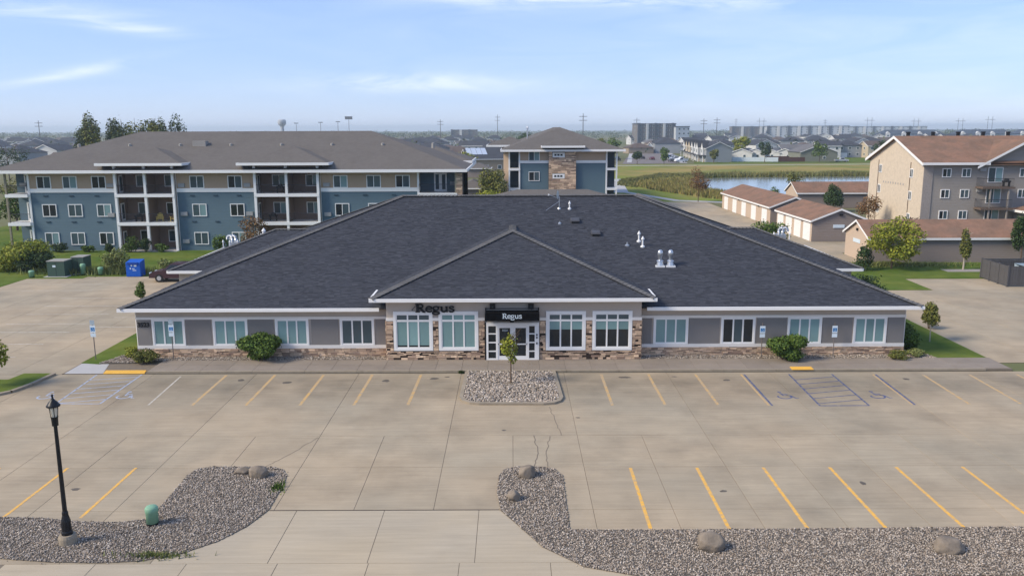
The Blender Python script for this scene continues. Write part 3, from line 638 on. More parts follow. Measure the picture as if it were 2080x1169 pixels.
for a, b, c, d in ((-7.6, -1.66, 0.0, 0.66), (1.66, 7.81, 0.0, 0.66), (-7.6, -7.18, .66, 2.54), (-4.77, -4.45, .66, 2.54), (-2.02, -1.66, .66, 2.54), (1.66, 2.02, .66, 2.54), (4.46, 4.82, .66, 2.54), (7.26, 7.81, .66, 2.54)): MB(oo).box(a, 49.16, c, b, 49.198, d).build('stone_backing', mortar, OB)
# stone returns of the entrance block
for x in (-7.6, 7.8):
    m = MB(oo); z = 0.1
    while z < 2.5: h = rnd.choice((.08, .1, .13)); m.box(x - .05, 49.2, z + .006, x + .05, 50.04, z + h - .006); z += h
    m.build('stone_veneer', stone, OB, kind='stuff')
# glazed entrance: aluminium frame, two doors, stacked sidelights
sf = MB(oo)
Y = 49.12
for a, b, c, d in ((-1.56, 1.62, 2.22, 2.42), (-1.56, -1.44, 0.1, 2.22), (1.36, 1.62, 0.1, 2.22), (-0.98, -0.86, 0.1, 2.22), (0.92, 1.02, 0.1, 2.22), (-0.03, 0.11, 0.1, 2.22), (-1.44, -0.98, 0.1, 0.22), (1.02, 1.36, 0.1, 0.22)): sf.box(a, Y - 0.06, c, b, 49.2, d)
for z in (0.66, 1.20, 1.74): sf.box(-1.44, Y - 0.05, z - .035, -0.98, 49.2, z + .035).box(1.02, Y - 0.05, z - .035, 1.36, 49.2, z + .035)
store = sf.build('entrance_frame', white, OB)
for z0, z1 in ((.22, .625), (.695, 1.165), (1.235, 1.705), (1.775, 2.22)):
    for a, b in ((-1.44, -.98), (1.02, 1.36)): MB(oo).box(a, Y - .02, z0, b, 49.15, z1).build('sidelight_pane', darkglass, store)
for a, b in ((-0.86, -0.03), (0.11, 0.92)):
    d = MB(oo)
    for p, q, r_, s_ in ((a, b, .1, .36), (a, b, 2.1, 2.22), (a, a + .09, .36, 2.1), (b - .09, b, .36, 2.1), (a, b, 1.06, 1.13)): d.box(p + .004, Y - .04, r_, q - .004, Y + .02, s_)
    dr = d.build('entrance_door', white, OB)
    MB(oo).box(a + .09, Y - .015, .36, b - .09, Y, 1.06).build('pane', darkglass, dr); MB(oo).box(a + .09, Y - .015, 1.13, b - .09, Y, 2.1).build('pane', darkglass, dr)
    hx = b - .13 if a < 0 else a + .13
    MB(oo).tube((hx, Y - .09, .85), (hx, Y - .09, 1.45), .018).tube((hx, Y - .09, .9), (hx, Y - .02, .9), .012).tube((hx, Y - .09, 1.4), (hx, Y - .02, 1.4), .012).build('handle', black, dr)
for z in (1.62, 1.45, 1.1): MB(oo).box(1.45, Y - .09, z, 1.53, Y - .06, z + .11).build('wall_plate', black, OB)
MB(oo).box(-1.66, 49.06, .1, -1.58, 49.19, 2.42).build('entrance_pier', black, OB)
def text_mesh(s, size, depth, mat, bold=0.0):
    cu = bpy.data.curves.new('lettering', 'FONT'); cu.body = s; cu.size = size; cu.extrude = depth / 2; cu.offset = bold; cu.align_x = 'CENTER'; cu.resolution_u = 3
    t = bpy.data.objects.new('lettering', cu); C.objects.link(t); dg = bpy.context.evaluated_depsgraph_get(); me = bpy.data.meshes.new_from_object(t.evaluated_get(dg)); me.materials.clear(); me.materials.append(mat)
    bpy.data.objects.remove(t); return me
def text(name, s, size, depth, mat, loc, parent, bold=0.0):
    o = put(name, text_mesh(s, size, depth, mat, bold), parent, loc); o.rotation_euler = (R(90), 0, 0); return o
text('door_number', '3523', 0.17, 0.008, signwhite, Vector((-0.44, Y - .03, 1.90)) - oo, store)
hn = tag(put('house_number', text_mesh('3523', 0.38, 0.05, black, 0.012), None, (-22.62, 50.035, 2.02)), 'black number 3523 on the grey corner panel', 'number'); hn.rotation_euler = (R(90), 0, 0)
REGUS = [{'w': .13, 'p': [(.12, 0), (.12, .72)]}, [(-.02, .03), (.27, .03)], [(-.02, .69), (.12, .69)], {'w': .085, 'p': [(.12, .68), (.32, .69), (.44, .62), (.46, .52), (.42, .42), (.30, .36), (.12, .36)]}, {'w': .12, 'p': [(.27, .38), (.50, .02), (.62, .02)]},
         {'w': .085, 'p': [(.68, .28), (1.04, .28), (1.04, .36), (.97, .46), (.86, .5), (.75, .46), (.68, .36), (.66, .24), (.70, .11), (.80, .03), (.92, .02), (1.05, .1)]},
         {'w': .085, 'p': [(1.30 + .17 * math.cos(a), .33 + .16 * math.sin(a)) for a in [6.2832 * i / 14 for i in range(15)]]}, {'w': .08, 'p': [(1.30 + .22 * math.cos(a), -.09 + .12 * math.sin(a)) for a in [6.2832 * i / 14 for i in range(15)]]}, {'w': .07, 'p': [(1.20, .20), (1.15, .12), (1.20, .05), (1.36, .03)]}, {'w': .06, 'p': [(1.42, .44), (1.55, .48)]},
         {'w': .105, 'p': [(1.67, .49), (1.67, .16), (1.72, .05), (1.82, .02), (1.97, .12)]}, {'w': .05, 'p': [(1.58, .47), (1.67, .47)]}, {'w': .105, 'p': [(1.99, .5), (1.99, .0)]}, {'w': .05, 'p': [(1.90, .47), (1.99, .47)]}, {'w': .05, 'p': [(1.99, .03), (2.08, .03)]},
         {'w': .09, 'p': [(2.46, .40), (2.38, .48), (2.26, .49), (2.18, .42), (2.20, .33), (2.34, .26), (2.45, .19), (2.45, .09), (2.35, .02), (2.24, .02), (2.15, .10)]}]
BOLD = [dict(w=(q['w'] if isinstance(q, dict) else .07) * 1.35, p=q['p'] if isinstance(q, dict) else q) for q in REGUS]
ws = MB().strokes(BOLD, .09, .07, (-5.78, 49.13, 3.09), (0.93, 0, 0), (0, 0, 0.70)).strokes([[(-.24, .1), (-.18, .2), (-.06, .36), (.06, .48)], [(-.25, .16), (-.24, .06), (-.16, .09)]], .035, .05, (-5.78, 49.14, 3.14), (0.93, 0, 0), (0, 0, .74))
o = ws.build('wall_sign', M('dark_sign_letters', srgb(26, 28, 34), 0.5, 0.1)); tag(o, 'dark raised wall lettering reading Regus above the left entrance window', 'sign')
aw = thing('awning', 'flat black entrance awning reading Regus in white', 'awning', (0, 49.2, 2.43))
ao = aw.location
MB(ao).box(-1.61, 48.2, 2.72, 1.61, 48.24, 3.2).box(-1.61, 48.24, 2.72, -1.57, 49.19, 3.2).box(1.57, 48.24, 2.72, 1.61, 49.19, 3.2).build('valance', blackcloth, aw)
MB(ao).box(-1.57, 48.24, 3.1, 1.57, 49.19, 3.17).build('top', blackcloth, aw)
MB(ao).tube((-1.6, 49.15, 3.28), (1.6, 49.15, 3.28), .025).box(-1.62, 49.1, 3.17, -1.56, 49.19, 3.34).box(1.56, 49.1, 3.17, 1.62, 49.19, 3.34).build('rail', black, aw)
MB(ao).strokes(REGUS, .05, .012, (-.57, 48.2, 2.88), (0.46, 0, 0), (0, 0, 0.42)).build('lettering', signwhite, aw)
MB(ao).box(-.12, 48.6, 2.55, .1, 48.8, 2.72).build('door_camera', black, aw)
for x in (-1.17, 1.13):
    lt = thing('wall_light', 'square black wall light above the awning', 'light', (x, 49.2, 3.25), group='twin square lights above the awning')
    MB(lt.location).box(x - .17, 49.02, 3.26, x + .17, 49.2, 3.58).build('lamp_box', black, lt); MB(lt.location).tube((x + .02, 49.1, 3.28), (x + .05, 48.75, 3.16), .012).build('stem', black, lt)
    MB(lt.location).box(x - .03, 49.0, 3.38, x + .03, 49.02, 3.45).build('lens', slateglass, lt)
MB(oo).tube((-23.15, 50.3, 0.05), (-23.15, 50.3, 3.05), .05).tube((24.2, 50.3, .05), (24.2, 50.3, 3.05), .05).build('downpipe', white, OB)

# ------------------------------------------------------------ things on the roof
def on_roof(x, y): return EAVE + PITCH * (y - EY0)
def pipe_vent(label, x, y, h, r, m, cone=True, group=None):
    z = on_roof(x, y); t = thing('roof_pipe', label, 'vent pipe', (x, y, z), group=group); L = t.location
    MB(L).lathe([(r * 2.6, z - .08), (r * 2.6, z + .06), (r * 1.1, z + .12)], x, y, 12).build('flashing', pvc if cone else galv, t)
    MB(L).tube((x, y, z), (x, y, z + h), r, r, 12).build('pipe', m, t)
    if cone: MB(L).lathe([(r * 1.9, z + h - .04), (r * 1.9, z + h + .02), (r * .2, z + h + .2)], x, y, 12).build('rain_cap', pvc, t)
pipe_vent('slim white vent pipe beside the roof antenna', 4.32, 62.52, 0.42, 0.05, pvc)
pipe_vent('stubby grey vent pipe near the paired white pipes', 7.91, 56.96, 0.25, 0.06, galv, False)
pipe_vent('taller white capped vent pipe, the upslope one of a pair', 8.80, 57.55, 0.55, 0.06, pvc)
pipe_vent('white capped vent pipe, the downslope one of a pair', 8.95, 56.8, 0.55, 0.06, pvc)
pipe_vent('short pale pipe stub below the box vents', 3.46, 60.18, 0.2, 0.045, galv, False)
for x, y, lab in ((4.58, 60.41, 'upper low black box vent on the charcoal roof'), (5.9, 58.49, 'lower low black box vent on the charcoal roof')):
    z = on_roof(x, y); t = thing('box_vent', lab, 'roof vent', (x, y, z)); L = t.location
    MB(L).box(x - .26, y - .2, z - .1, x + .26, y + .3, z + .16).build('throat', black, t)
    MB(L).add([(x - .33, y - .3, z + .10), (x + .33, y - .3, z + .10), (x + .33, y + .36, z + .26), (x - .33, y + .36, z + .26), (x - .28, y - .22, z + .2), (x + .28, y - .22, z + .2), (x + .28, y + .3, z + .33), (x - .28, y + .3, z + .33)], [(4, 5, 6, 7), (0, 1, 5, 4), (1, 2, 6, 5), (2, 3, 7, 6), (3, 0, 4, 7), (3, 2, 1, 0)]).build('hood', M('vent_hood', srgb(70, 70, 74), 0.5), t)
for x, lab in ((9.72, 'shiny dome-topped flue beside the white pipes'), (10.40, 'shiny dome-topped flue, the one farther from the white pipes')):
    y = 54.28; z = on_roof(x, y); t = thing('metal_flue', lab, 'flue', (x, y, z)); L = t.location
    MB(L).box(x - .30, y - .25, z - .06, x + .30, y + .25, z + .05).build('flashing', pvc, t)
    MB(L).lathe([(.25, z), (.19, z + .32), (.24, z + .34), (.13, z + .42)], x, y, 14).build('collar', galv, t)
    MB(L).lathe([(.13, z + .3), (.15, z + .7), (.18, z + .74), (.18, z + .9), (.15, z + 1.0), (.08, z + 1.07), (.01, z + 1.09)], x, y, 14).build('dome', galv, t, True)
def gooseneck(label, x, y, z, s, pipes, q=.62):
    t = thing('duct_vent', label, 'roof vent', (x, y, z)); L = t.location
    for k, dx in enumerate((0.0, 0.3)):
        pts = [(x + dx, y, z), (x + dx, y, z + .65 * q)] + [(x + dx + s * q * (.32 - .32 * math.cos(a)), y, z + .65 * q + .32 * q * math.sin(a)) for a in [math.pi * i / 7 for i in range(1, 8)]] + [(x + dx + s * .64 * q, y, z + .52 * q)]
        MB(L).path(pts, .12, 12).build('bent_duct', galv, t, True)
    MB(L).box(x - .25, y - .25, z - .3, x + .55, y + .25, z + .1).build('base_curb', galv, t)
    for dx, dy in pipes: MB(L).tube((x + dx, y + dy, z - .3), (x + dx, y + dy, z + .2), .05).lathe([(.1, z + .18), (.02, z + .34)], x + dx, y + dy, 10).build('side_pipe', pvc, t)
gooseneck('galvanised twin bent ducts over the right rear roof', 22.2, 69.2, 5.1, 1, [(-.55, -.5), (.7, -.6)])
gooseneck('galvanised twin bent ducts over the left rear roof', -23.3, 69.3, 4.6, -1, [(-.6, -.5), (.0, -.6), (.6, -.5)])
t = thing('white_vent', 'small white louvred vent on the left rear roof', 'roof vent', (-20.9, 70.2, 5.2)); MB(t.location).lathe([(.14, 5.2), (.14, 5.5), (.2, 5.51), (.03, 5.75)], -20.9, 70.2, 8).build('louvre', pvc, t); MB(t.location).box(-21.2, 70, 4.9, -20.6, 70.4, 5.25).build('curb', pvc, t)
x, y = 3.55, 62.6; z = on_roof(x, y); t = thing('satellite_dish', 'thin roof antenna with small dish and stay', 'antenna', (x, y, z)); L = t.location
MB(L).tube((x, y, z), (x, y, z + .9), .03).tube((x - 1.0, y - .3, z - .1), (x, y, z + .55), .012).lathe([(.14, z - .03), (.1, z + .08)], x, y, 10).build('mast', galv, t)
MB(L).add([(x - .12 + .28 * math.cos(a) * .35, y - .05 + .1 * math.cos(a), z + 1.05 + .32 * math.sin(a)) for a in [6.283 * i / 14 for i in range(14)]] + [(x - .05, y + .02, z + 1.05)], [(i, (i + 1) % 14, 14) for i in range(14)]).build('dish', galv, t)
MB(L).tube((x - .1, y, z + .8), (x - .8, y - .3, z + 1.05), .014).box(x - .86, y - .36, z + 1.0, x - .76, y - .26, z + 1.12).build('feed_arm', pvc, t)

# ============================================================ front of the office: lamp, signs, shrubs, boulders
lp = thing('lamp_post', 'black lantern lamp post on a round concrete footing', 'street lamp', (-15.2, 26.5, 0))
MB().lathe([(.29, -.1), (.29, .26), (.26, .36)], 0, 0, 20).build('footing', kerbmat, lp)
MB().lathe([(.18, .36), (.18, .46), (.16, .5), (.15, .85), (.10, 1.05), (.10, 1.15), (.08, 1.2)], 0, 0, 14).build('base', black, lp)
MB().lathe([(.075, 1.15), (.058, 4.22), (.10, 4.24), (.10, 4.35)], 0, 0, 12).build('pole', black, lp)
lan = MB().lathe([(.10, 4.32), (.11, 4.52), (.125, 4.55)], 0, 0, 12)
for k in range(6): a = k * math.pi / 3; lan.tube((.11 * math.cos(a), .11 * math.sin(a), 4.53), (.155 * math.cos(a), .155 * math.sin(a), 4.92), .012, .012, 5)
lan.build('lantern_frame', black, lp)
MB().lathe([(.085, 4.55), (.14, 4.91)], 0, 0, 12).build('lantern_glass', M('lantern_glass', srgb(214, 204, 186), 0.3, 0.05), lp)
MB().lathe([(.21, 4.90), (.22, 4.94), (.18, 4.98), (.14, 5.05), (.07, 5.12), (.03, 5.19), (.03, 5.25), (.045, 5.28), (.0, 5.34)], 0, 0, 18).build('lantern_cap', black, lp, True)
greenp = M('pedestal_green', srgb(128, 168, 138), 0.6, 0.08, 5)
def pedestal(label, x, y, h=.72, r=.21):
    t = thing('utility_pedestal', label, 'utility box', (x, y, 0)); k = h / .72
    MB().lathe([(r, .1), (r, .5 * k), (r * 1.08, .52 * k), (r * 1.08, .66 * k), (r * .85, .72 * k)], 0, 0, 14).build('cover', greenp, t, True); MB().lathe([(r * 1.02, -.05), (r * 1.02, .11)], 0, 0, 14).build('skirt', black, t)
pedestal('pale green utility pedestal in the gravel by the lamp post', -12.88, 27.85)
for x, y, h, lab in ((-46.1, 79.2, .7, 'short pale green pedestal left of the transformer'), (-41.9, 80.7, 1.1, 'taller ribbed pale green pedestal right of the transformer'), (-40.1, 80.5, .8, 'pale green pedestal beside the willowy bush')): pedestal(lab, x, y, h, .24)
def boulder(label, x, y, rx, ry, rz, seed, rot=0):
    me = bpy.data.meshes.new('boulder'); bm = bmesh.new(); bmesh.ops.create_icosphere(bm, subdivisions=4, radius=1); g_ = np.random.default_rng(seed)
    D = g_.normal(size=(26, 3)); D /= np.linalg.norm(D, axis=1)[:, None]; cut = g_.uniform(.72, 1.0, 26)
    for v in bm.verts:
        p = np.array(v.co); s = 1.0
        for d, c in zip(D, cut):
            q = p @ d
            if q * s > c: s = c / q
        s *= 1 + .025 * math.sin(7 * p[0] + seed) * math.cos(6 * p[1]); v.co = Vector((p[0] * rx * s, p[1] * ry * s, p[2] * rz * s))
    bm.to_mesh(me); bm.free(); me.materials.append(boulder_m); me.polygons.foreach_set('use_smooth', [True] * len(me.polygons))
    o = put('boulder', me, None, (x, y, rz * .62), rot); return tag(o, label, 'boulder')
boulder('rounded brown boulder, the larger of a close pair', -10.35, 32.0, .46, .34, .30, 1); boulder('smaller boulder of a close pair in the gravel', -11.05, 32.35, .36, .26, .22, 2, .4)
boulder('angular tilted boulder at the tip of the gravel bed', .58, 31.95, .40, .34, .34, 3, .5); boulder('small round boulder near the angular one', .05, 29.75, .27, .27, .27, 4)
boulder('broad tan boulder below the yellow stall lines', 6.6, 25.95, .52, .36, .38, 5); boulder('blue-grey low boulder alone in the gravel', 14.5, 25.75, .58, .38, .34, 6, .1)
def parking_sign(label, x, y, h, up=True):
    t = thing('parking_sign', label, 'sign', (x, y, 0), group='accessible parking signs')
    MB().tube((0, 0, -.1), (0, 0, h - .1), .03, .03, 8).build('post', signmetal, t)
    p = MB().box(-.16, -.035, h - .75, .16, -.028, h - .3).build('plate', signwhite, t)
    MB().box(-.12, -.039, h - .66, .12, -.036, h - .44).build('blue_square', signblue, p)
    arc = [(0.06 * math.cos(a), -.03 + .05 * math.sin(a)) for a in [R(150) + R(270) * i / 10 for i in range(11)]]
    MB().strokes([arc, [(-.01, .08), (0, .02), (.05, .02), (.07, -.05)]], .016, .003, (0, -.039, h - .55), (1, 0, 0), (0, 0, 1)).build('wheelchair_symbol', signwhite, p)
    MB().box(-.16, -.035, h - 1.02, .16, -.028, h - .79).build('lower_plate', signwhite, t)
    if up: MB().box(-.14, -.035, h - .26, .14, -.028, h + .02).build('upper_plate', M('faded_sign', srgb(164, 178, 186), 0.5), t)
parking_sign('accessible parking sign on the lawn by the ramp', -25.6, 49.75, 2.5); parking_sign('accessible parking sign before the 3523 corner window', -20.75, 49.6, 2.55)
parking_sign('accessible parking sign in front of the dark unshaded window', 15.25, 49.6, 2.35, False); parking_sign('accessible parking sign right of the big round front bush', 19.65, 49.6, 2.35, False)
shrub('round_bush', 'big round green bush before the left wing', (-15.3, 49.2, .05), 1.2, .95, 1.75, 7500, .08, LG, 'bush', seed=3)
shrub('round_bush', 'big round green bush before the right wing', (16.45, 49.0, .05), 1.2, .95, 1.75, 7500, .08, LG, 'bush', seed=4)
shrub('low_shrub', 'bronze rounded shrub at the left building corner', (-22.2, 48.9, .05), .72, .6, .85, 2200, .055, LO, seed=5); shrub('low_shrub', 'yellow-green shrub on the lawn edge behind the bronze one', (-23.5, 50.3, .03), .55, .5, .75, 1500, .055, LY, seed=6)
shrub('low_shrub', 'bronze spreading shrub at the right building corner', (23.4, 48.95, .1), .62, .5, .62, 1500, .05, LO, seed=7); shrub('low_shrub', 'small olive shrub right of the corner bed', (24.75, 49.6, .08), .5, .45, .55, 1100, .05, LW, seed=8)
shrub('tall_bush', 'tall green bush against the right end wall', (25.1, 51.9, .05), .85, 1.0, 1.9, 3600, .08, LG, 'bush', seed=9)
t = tree('young_tree', 'sparse young tree growing in the entrance island', (-.08, 44.3, .08), 3.05, .55, 1.05, 750, .07, LY, trunk=.05, bare=.36, k=5, seed=12, limbs=0, f=.4)
b = MB(); r = random.Random(5)
for i in range(34):
    a = r.uniform(-.9, 1.5); z0 = r.uniform(1.2, 2.6); L = r.uniform(.3, .85); b.tube((.02, 0, z0), (.05 + L * .75 * math.cos(a), L * .5 * math.sin(a * 3), min(z0 + L, 3.4)), .011, .004, 4)
b.build('bare_twigs', bark, t)
tree('lawn_tree', 'slim young tree with white trunk guard on the right lawn', (27.45, 53.4, .05), 2.95, .55, .95, 1500, .075, LO, trunk=.04, bare=.3, k=6, seed=13, tm=palebark)
tree('lot_tree', 'bright green small tree on the grass corner', (-28.7, 44.3, .1), 2.75, .9, 1.0, 2000, .085, LY, trunk=.05, seed=14); tree('lot_tree', 'little leafy tree behind the left end of the roof', (-29.7, 65.6, .03), 2.1, .45, .75, 900, .08, LG, trunk=.035, seed=15)
shrub('lot_shrub', 'green shrub tip just past the right eave', (29.3, 57.2, .02), .5, .5, 1.5, 700, .08, LO, seed=16)

# ============================================================ left yard
bin_m = M('bin_blue', srgb(14, 84, 178), 0.5, 0.08, 2)
bn = thing('donation_bin', 'bright blue steel donation bin at the lot edge', 'donation bin', (-36.4, 79.9, 0))
MB().box(-.68, -.55, .05, .68, .55, 1.4).add([(-.68, -.55, 1.4), (.68, -.55, 1.4), (.68, .55, 1.6), (-.68, .55, 1.6), (-.68, .55, 1.4), (.68, .55, 1.4)], [(0, 1, 2, 3), (1, 5, 2), (0, 3, 4), (4, 3, 2, 5)]).build('body', bin_m, bn)
MB().box(-.5, -.62, 1.2, .5, -.552, 1.42).build('hatch', M('bin_hatch', srgb(10, 60, 140), .5), bn)
for a, b_, c, d in ((-.2, -.05, 1.05, 1.3), (.1, .35, 1.02, 1.28), (-.1, .15, .78, .84), (-.3, -.2, .75, .9), (-.05, .3, .62, .68)): MB().box(a, -.565, c, b_, -.552, d).build('decal', signwhite, bn)
tg = M('transformer_green', srgb(62, 84, 74), 0.6, 0.08, 3)
for x, y, w, h, lab in ((-43.9, 80.3, 1.65, 1.5, 'large dark green transformer cabinet with a white label'), (-42.6, 81.9, 1.2, 1.65, 'dark green cabinet half hidden behind the transformer')):
    t = thing('transformer', lab, 'transformer', (x, y, 0)); MB().box(-w / 2, -.8, .05, w / 2, .7, h).build('cabinet', tg, t); MB().box(-w / 2 - .04, -.84, h, w / 2 + .04, .74, h + .07).build('lid', M('cabinet_lid', srgb(150, 148, 140), .7), t)
    MB().box(-w / 2 - .3, -1.1, -.02, w / 2 + .3, .9, .05).build('pad', newconc, t); MB().box(-.015, -.812, .1, .015, -.8, h - .05).build('door_seam', black, t)
    if w > 1.4: MB().box(-.3, -.815, .95, 0, -.802, 1.15).build('sticker', signwhite, t)
def car(label, loc, rz, paintcol, kind='suv', name='parked_car', cat='car', group=None, detail=True):
    """profile along +x = front; body, glasshouse, wheels"""
    t = thing(name, label, cat, loc, rz, group)
    pm = M('car_paint_%d_%d_%d' % paintcol, srgb(*paintcol), .3, .03, spec=.6)
    L, W = (4.7, 1.85) if kind == 'suv' else (5.7, 1.95) if kind == 'pickup' else (4.5, 1.78)
    if kind == 'suv': low = [(-2.3, .35), (-2.35, .95), (-2.2, 1.05), (1.0, 1.08), (1.95, .98), (2.3, .78), (2.35, .4)]; top = [(-2.15, 1.05), (-1.95, 1.62), (-1.6, 1.74), (.1, 1.74), (.4, 1.66), (1.1, 1.08)]
    elif kind == 'pickup': low = [(-2.8, .45), (-2.8, 1.08), (-.7, 1.08), (1.3, 1.12), (2.55, 1.05), (2.8, .85), (2.8, .45)]; top = [(-.75, 1.08), (-.65, 1.72), (-.4, 1.82), (.7, 1.8), (1.4, 1.12)]
    else: low = [(-2.2, .32), (-2.25, .85), (-2.05, .95), (1.1, .92), (2.0, .8), (2.2, .6), (2.2, .35)]; top = [(-1.75, .95), (-1.1, 1.4), (-.7, 1.45), (.2, 1.44), (1.15, .92)]
    def hull(prof, w0, w1):
        n = len(prof); z0 = prof[0][1]; z1 = max(p[1] for p in prof); m = MB(); V = []
        for s in (-1, 1):
            for x, z in prof: k = (z - z0) / (z1 - z0 + 1e-6); V.append((x, s * (w0 + (w1 - w0) * k), z))
        m.add(V, [tuple(range(n)), tuple(range(2 * n - 1, n - 1, -1))] + [(i + 1, i, n + i, n + i + 1) for i in range(n - 1)] + [(0, n - 1, 2 * n - 1, n)]); return m
    hull(low, W / 2, W / 2 - .04).build('body', pm, t)
    hull([(x, z - .01 if z < 1.2 else z) for x, z in top], W / 2 - .05, W / 2 - .25).build('cabin', pm, t)
    zz = [p for p in top if p[1] > 1.3]; x0, x1 = top[0][0], top[-1][0]; zt = max(p[1] for p in top); zb = top[0][1]
    for s in (-1, 1):
        a = [(x0 + .28, zb + .04), (zz[0][0] + .2, zt - .14), (zz[-1][0] - .08, zt - .14), (x1 - .3, zb + .04)]; hy = lambda z: W / 2 - .05 - .2 * (z - zb) / (zt - zb)
        MB().add([(x, s * (hy(z) + .012), z) for x, z in a] + [(x, s * (hy(z) - .03), z) for x, z in a], [(0, 1, 2, 3), (0, 4, 5, 1), (1, 5, 6, 2), (2, 6, 7, 3), (3, 7, 4, 0)]).build('side_window', darkglass, t)
    xs = zz[-1][0]; MB().add([(xs + .04, -W / 2 + .28, zt - .1), (xs + .04, W / 2 - .28, zt - .1), (x1 - .02, W / 2 - .12, zb + .05), (x1 - .02, -W / 2 + .12, zb + .05), (xs + .0, -W / 2 + .3, zt - .16), (xs, W / 2 - .3, zt - .16)], [(0, 1, 2, 3), (4, 5, 1, 0)]).build('windscreen', darkglass, t)
    wb = 1.4 if kind != 'pickup' else 1.75; wr = .37 if kind != 'sedan' else .32
    for sx in (-1, 1):
        for s in (-1, 1):
            ty = MB(); ty.tube((sx * wb, s * (W / 2 - .2), wr), (sx * wb, s * (W / 2 + .02), wr), wr, wr, 18); o = ty.build('tyre', rubber, t)
            MB().tube((sx * wb, s * (W / 2 + .0), wr), (sx * wb, s * (W / 2 + .03), wr), wr * .62, wr * .55, 10).build('rim', galv, o)
    for s in (-1, 1): MB().box(low[-1][0] - .12, s * .62 - .2, low[-2][1] - .05, low[-1][0] - .02 if kind != 'pickup' else low[-1][0] + .01, s * .62 + .2, low[-2][1] + .1).build('headlight', signwhite, t)
    if kind == 'pickup': MB().box(-2.7, -W / 2 + .12, 1.06, -.8, W / 2 - .12, 1.085).build('bed_floor', dark, t)
    return t
car('dark red sport utility car parked behind the left eave', (-31.3, 77.3, .02), math.pi, (56, 24, 28))
shrub('yellow_bush', 'large bright yellow-green bush beside the blue apartments', (-49.6, 83.5, 0), 2.7, 2.2, 3.5, 6500, .13, LY, 'bush', seed=21); shrub('dark_bush', 'dark green lower bush at the edge of the yellow one', (-47.6, 82.8, 0), 1.7, 1.4, 2.2, 3000, .12, LD, 'bush', seed=22)
shrub('willow_bush', 'pale willowy bush between pedestal and blue bin', (-39.0, 81.5, 0), 1.2, 1.0, 2.6, 2400, .1, LW, 'bush', seed=23); shrub('willow_bush', 'pale dry bush right of the blue bin', (-33.9, 81.5, 0), 1.0, .8, 1.5, 1200, .1, LW, 'bush', seed=24)
put('tall_grass', blades_mesh(-40, 81.3, 6.5, 1.0, 2600, .8, LW, 31, .05), kind='stuff')
for x, w, h, lm, lab in ((-52.4, .9, 1.3, LD, 'dark rounded shrub under the first ground-floor window'), (-49.1, .7, .8, LG, 'low green shrub under the second ground-floor window'), (-46.6, .5, 1.1, LD, 'narrow dark shrub right of the second ground-floor window'), (-44.2, 1.0, 1.9, LG, 'leafy shrub at the left post of the first balcony bay'), (-42.4, .75, 1.6, LD, 'round dark shrub at the middle post of the first bay'), (-40.6, .7, 1.0, LG, 'low green shrub in front of the first bay patio'), (-54.6, .6, .9, LG, 'small green shrub beside the white end door')):
    shrub('foundation_shrub', lab, (x, 96.1, .02), w, w * .8, h, 900, .1, lm, seed=int(-x * 7))
tree('copper_tree', 'thin copper-leaved tree before the second balcony bay', (-28.7, 92.5, 0), 4.6, 1.5, 1.7, 1500, .11, LB, seed=25, trunk=.06); tree('conifer_shrub', 'pointed green shrub behind the left roof edge', (-31.0, 89.5, 0), 3.0, 1.1, 1.45, 2200, .1, LG, 'shrub', seed=26, bare=.1)

# ============================================================ apartment blocks
blue = M('blue_lap_siding', srgb(86, 108, 119), .7, .06, .5, bands=('Z', .18, .03)); tan = M('tan_board_siding', srgb(176, 152, 128), .8, .05, .5, bands=('X', .3, .02)); brown = M('brown_board_siding', srgb(132, 112, 99), .8, .06, .5, bands=('X', .3, .02))
greysid = M('grey_lap_siding', srgb(142, 136, 129), .75, .05, .5, bands=('Z', .2, .03)); sunsid = M('sunlit_lap_siding', srgb(188, 168, 148), .75, .05, .5, bands=('Z', .2, .02)); taupesid = M('taupe_lap_siding', srgb(132, 121, 114), .75, .05, .5, bands=('Z', .2, .035))  # paler garage siding is the taupe one with sunlight put into its colour
brick = M('cream_brick', srgb(202, 187, 166), .9, .10, 3.0, stain=(2.0, .12)); shadebrick = M('shaded_brick', srgb(150, 142, 136), .9, .2, 5)  # pier brick is the cream brick again, its shade painted in as grey
brownroof = M('brown_shingle', srgb(106, 101, 96), .95, .14, 2.2, stain=(.4, .1), bands=('Z', .09, .03), spec=.1); redroof = M('rust_shingle', srgb(142, 110, 91), .95, .2, 2.4, stain=(.5, .14), hue=srgb(126, 102, 86), bands=('Z', .09, .03), spec=.1)
railm = M('railing_iron', (.03, .03, .035), .5)
WC = {}
def win(parent, x, z, y, w, h, off, kinds=('s', 'c'), face='front', trim=.09, tm=white):
    """two-light sliding window; x, z = centre; face 'front' looks to -Y, 'left' looks to -X"""
    key = ('f', w, h, trim, tm.name)
    if key not in WC:
        m = MB(); a, b = w / 2, h / 2
        for p in ((-a, -b, a, -b + trim), (-a, b - trim, a, b), (-a, -b + trim, -a + trim, b - trim), (a - trim, -b + trim, a, b - trim), (-trim * .4, -b + trim, trim * .4, b - trim)): m.box(p[0], -.06, p[1], p[2], .02, p[3])
        WC[key] = m.mesh('window', tm)
    rz = 0 if face == 'front' else R(-90)
    o = put('window', WC[key], parent, Vector((x, y, z)) - Vector(off), rz)
    for i, k in enumerate(kinds):
        kk = ('p', w, h, trim, k, i, len(kinds))
        if kk not in WC:
            a, b = w / 2 - trim, h / 2 - trim; n = len(kinds); s = 2 * a / n; x0 = -a + s * i; WC[kk] = MB().box(x0 + (trim * .4 if i else 0), -.03, -b, x0 + s - (trim * .4 if i < n - 1 else 0), .01, b).mesh('pane', {'d': darkglass, 's': slateglass, 'c': curtain, 'm': midglass}[k])
        put('pane', WC[kk], o)
    return o
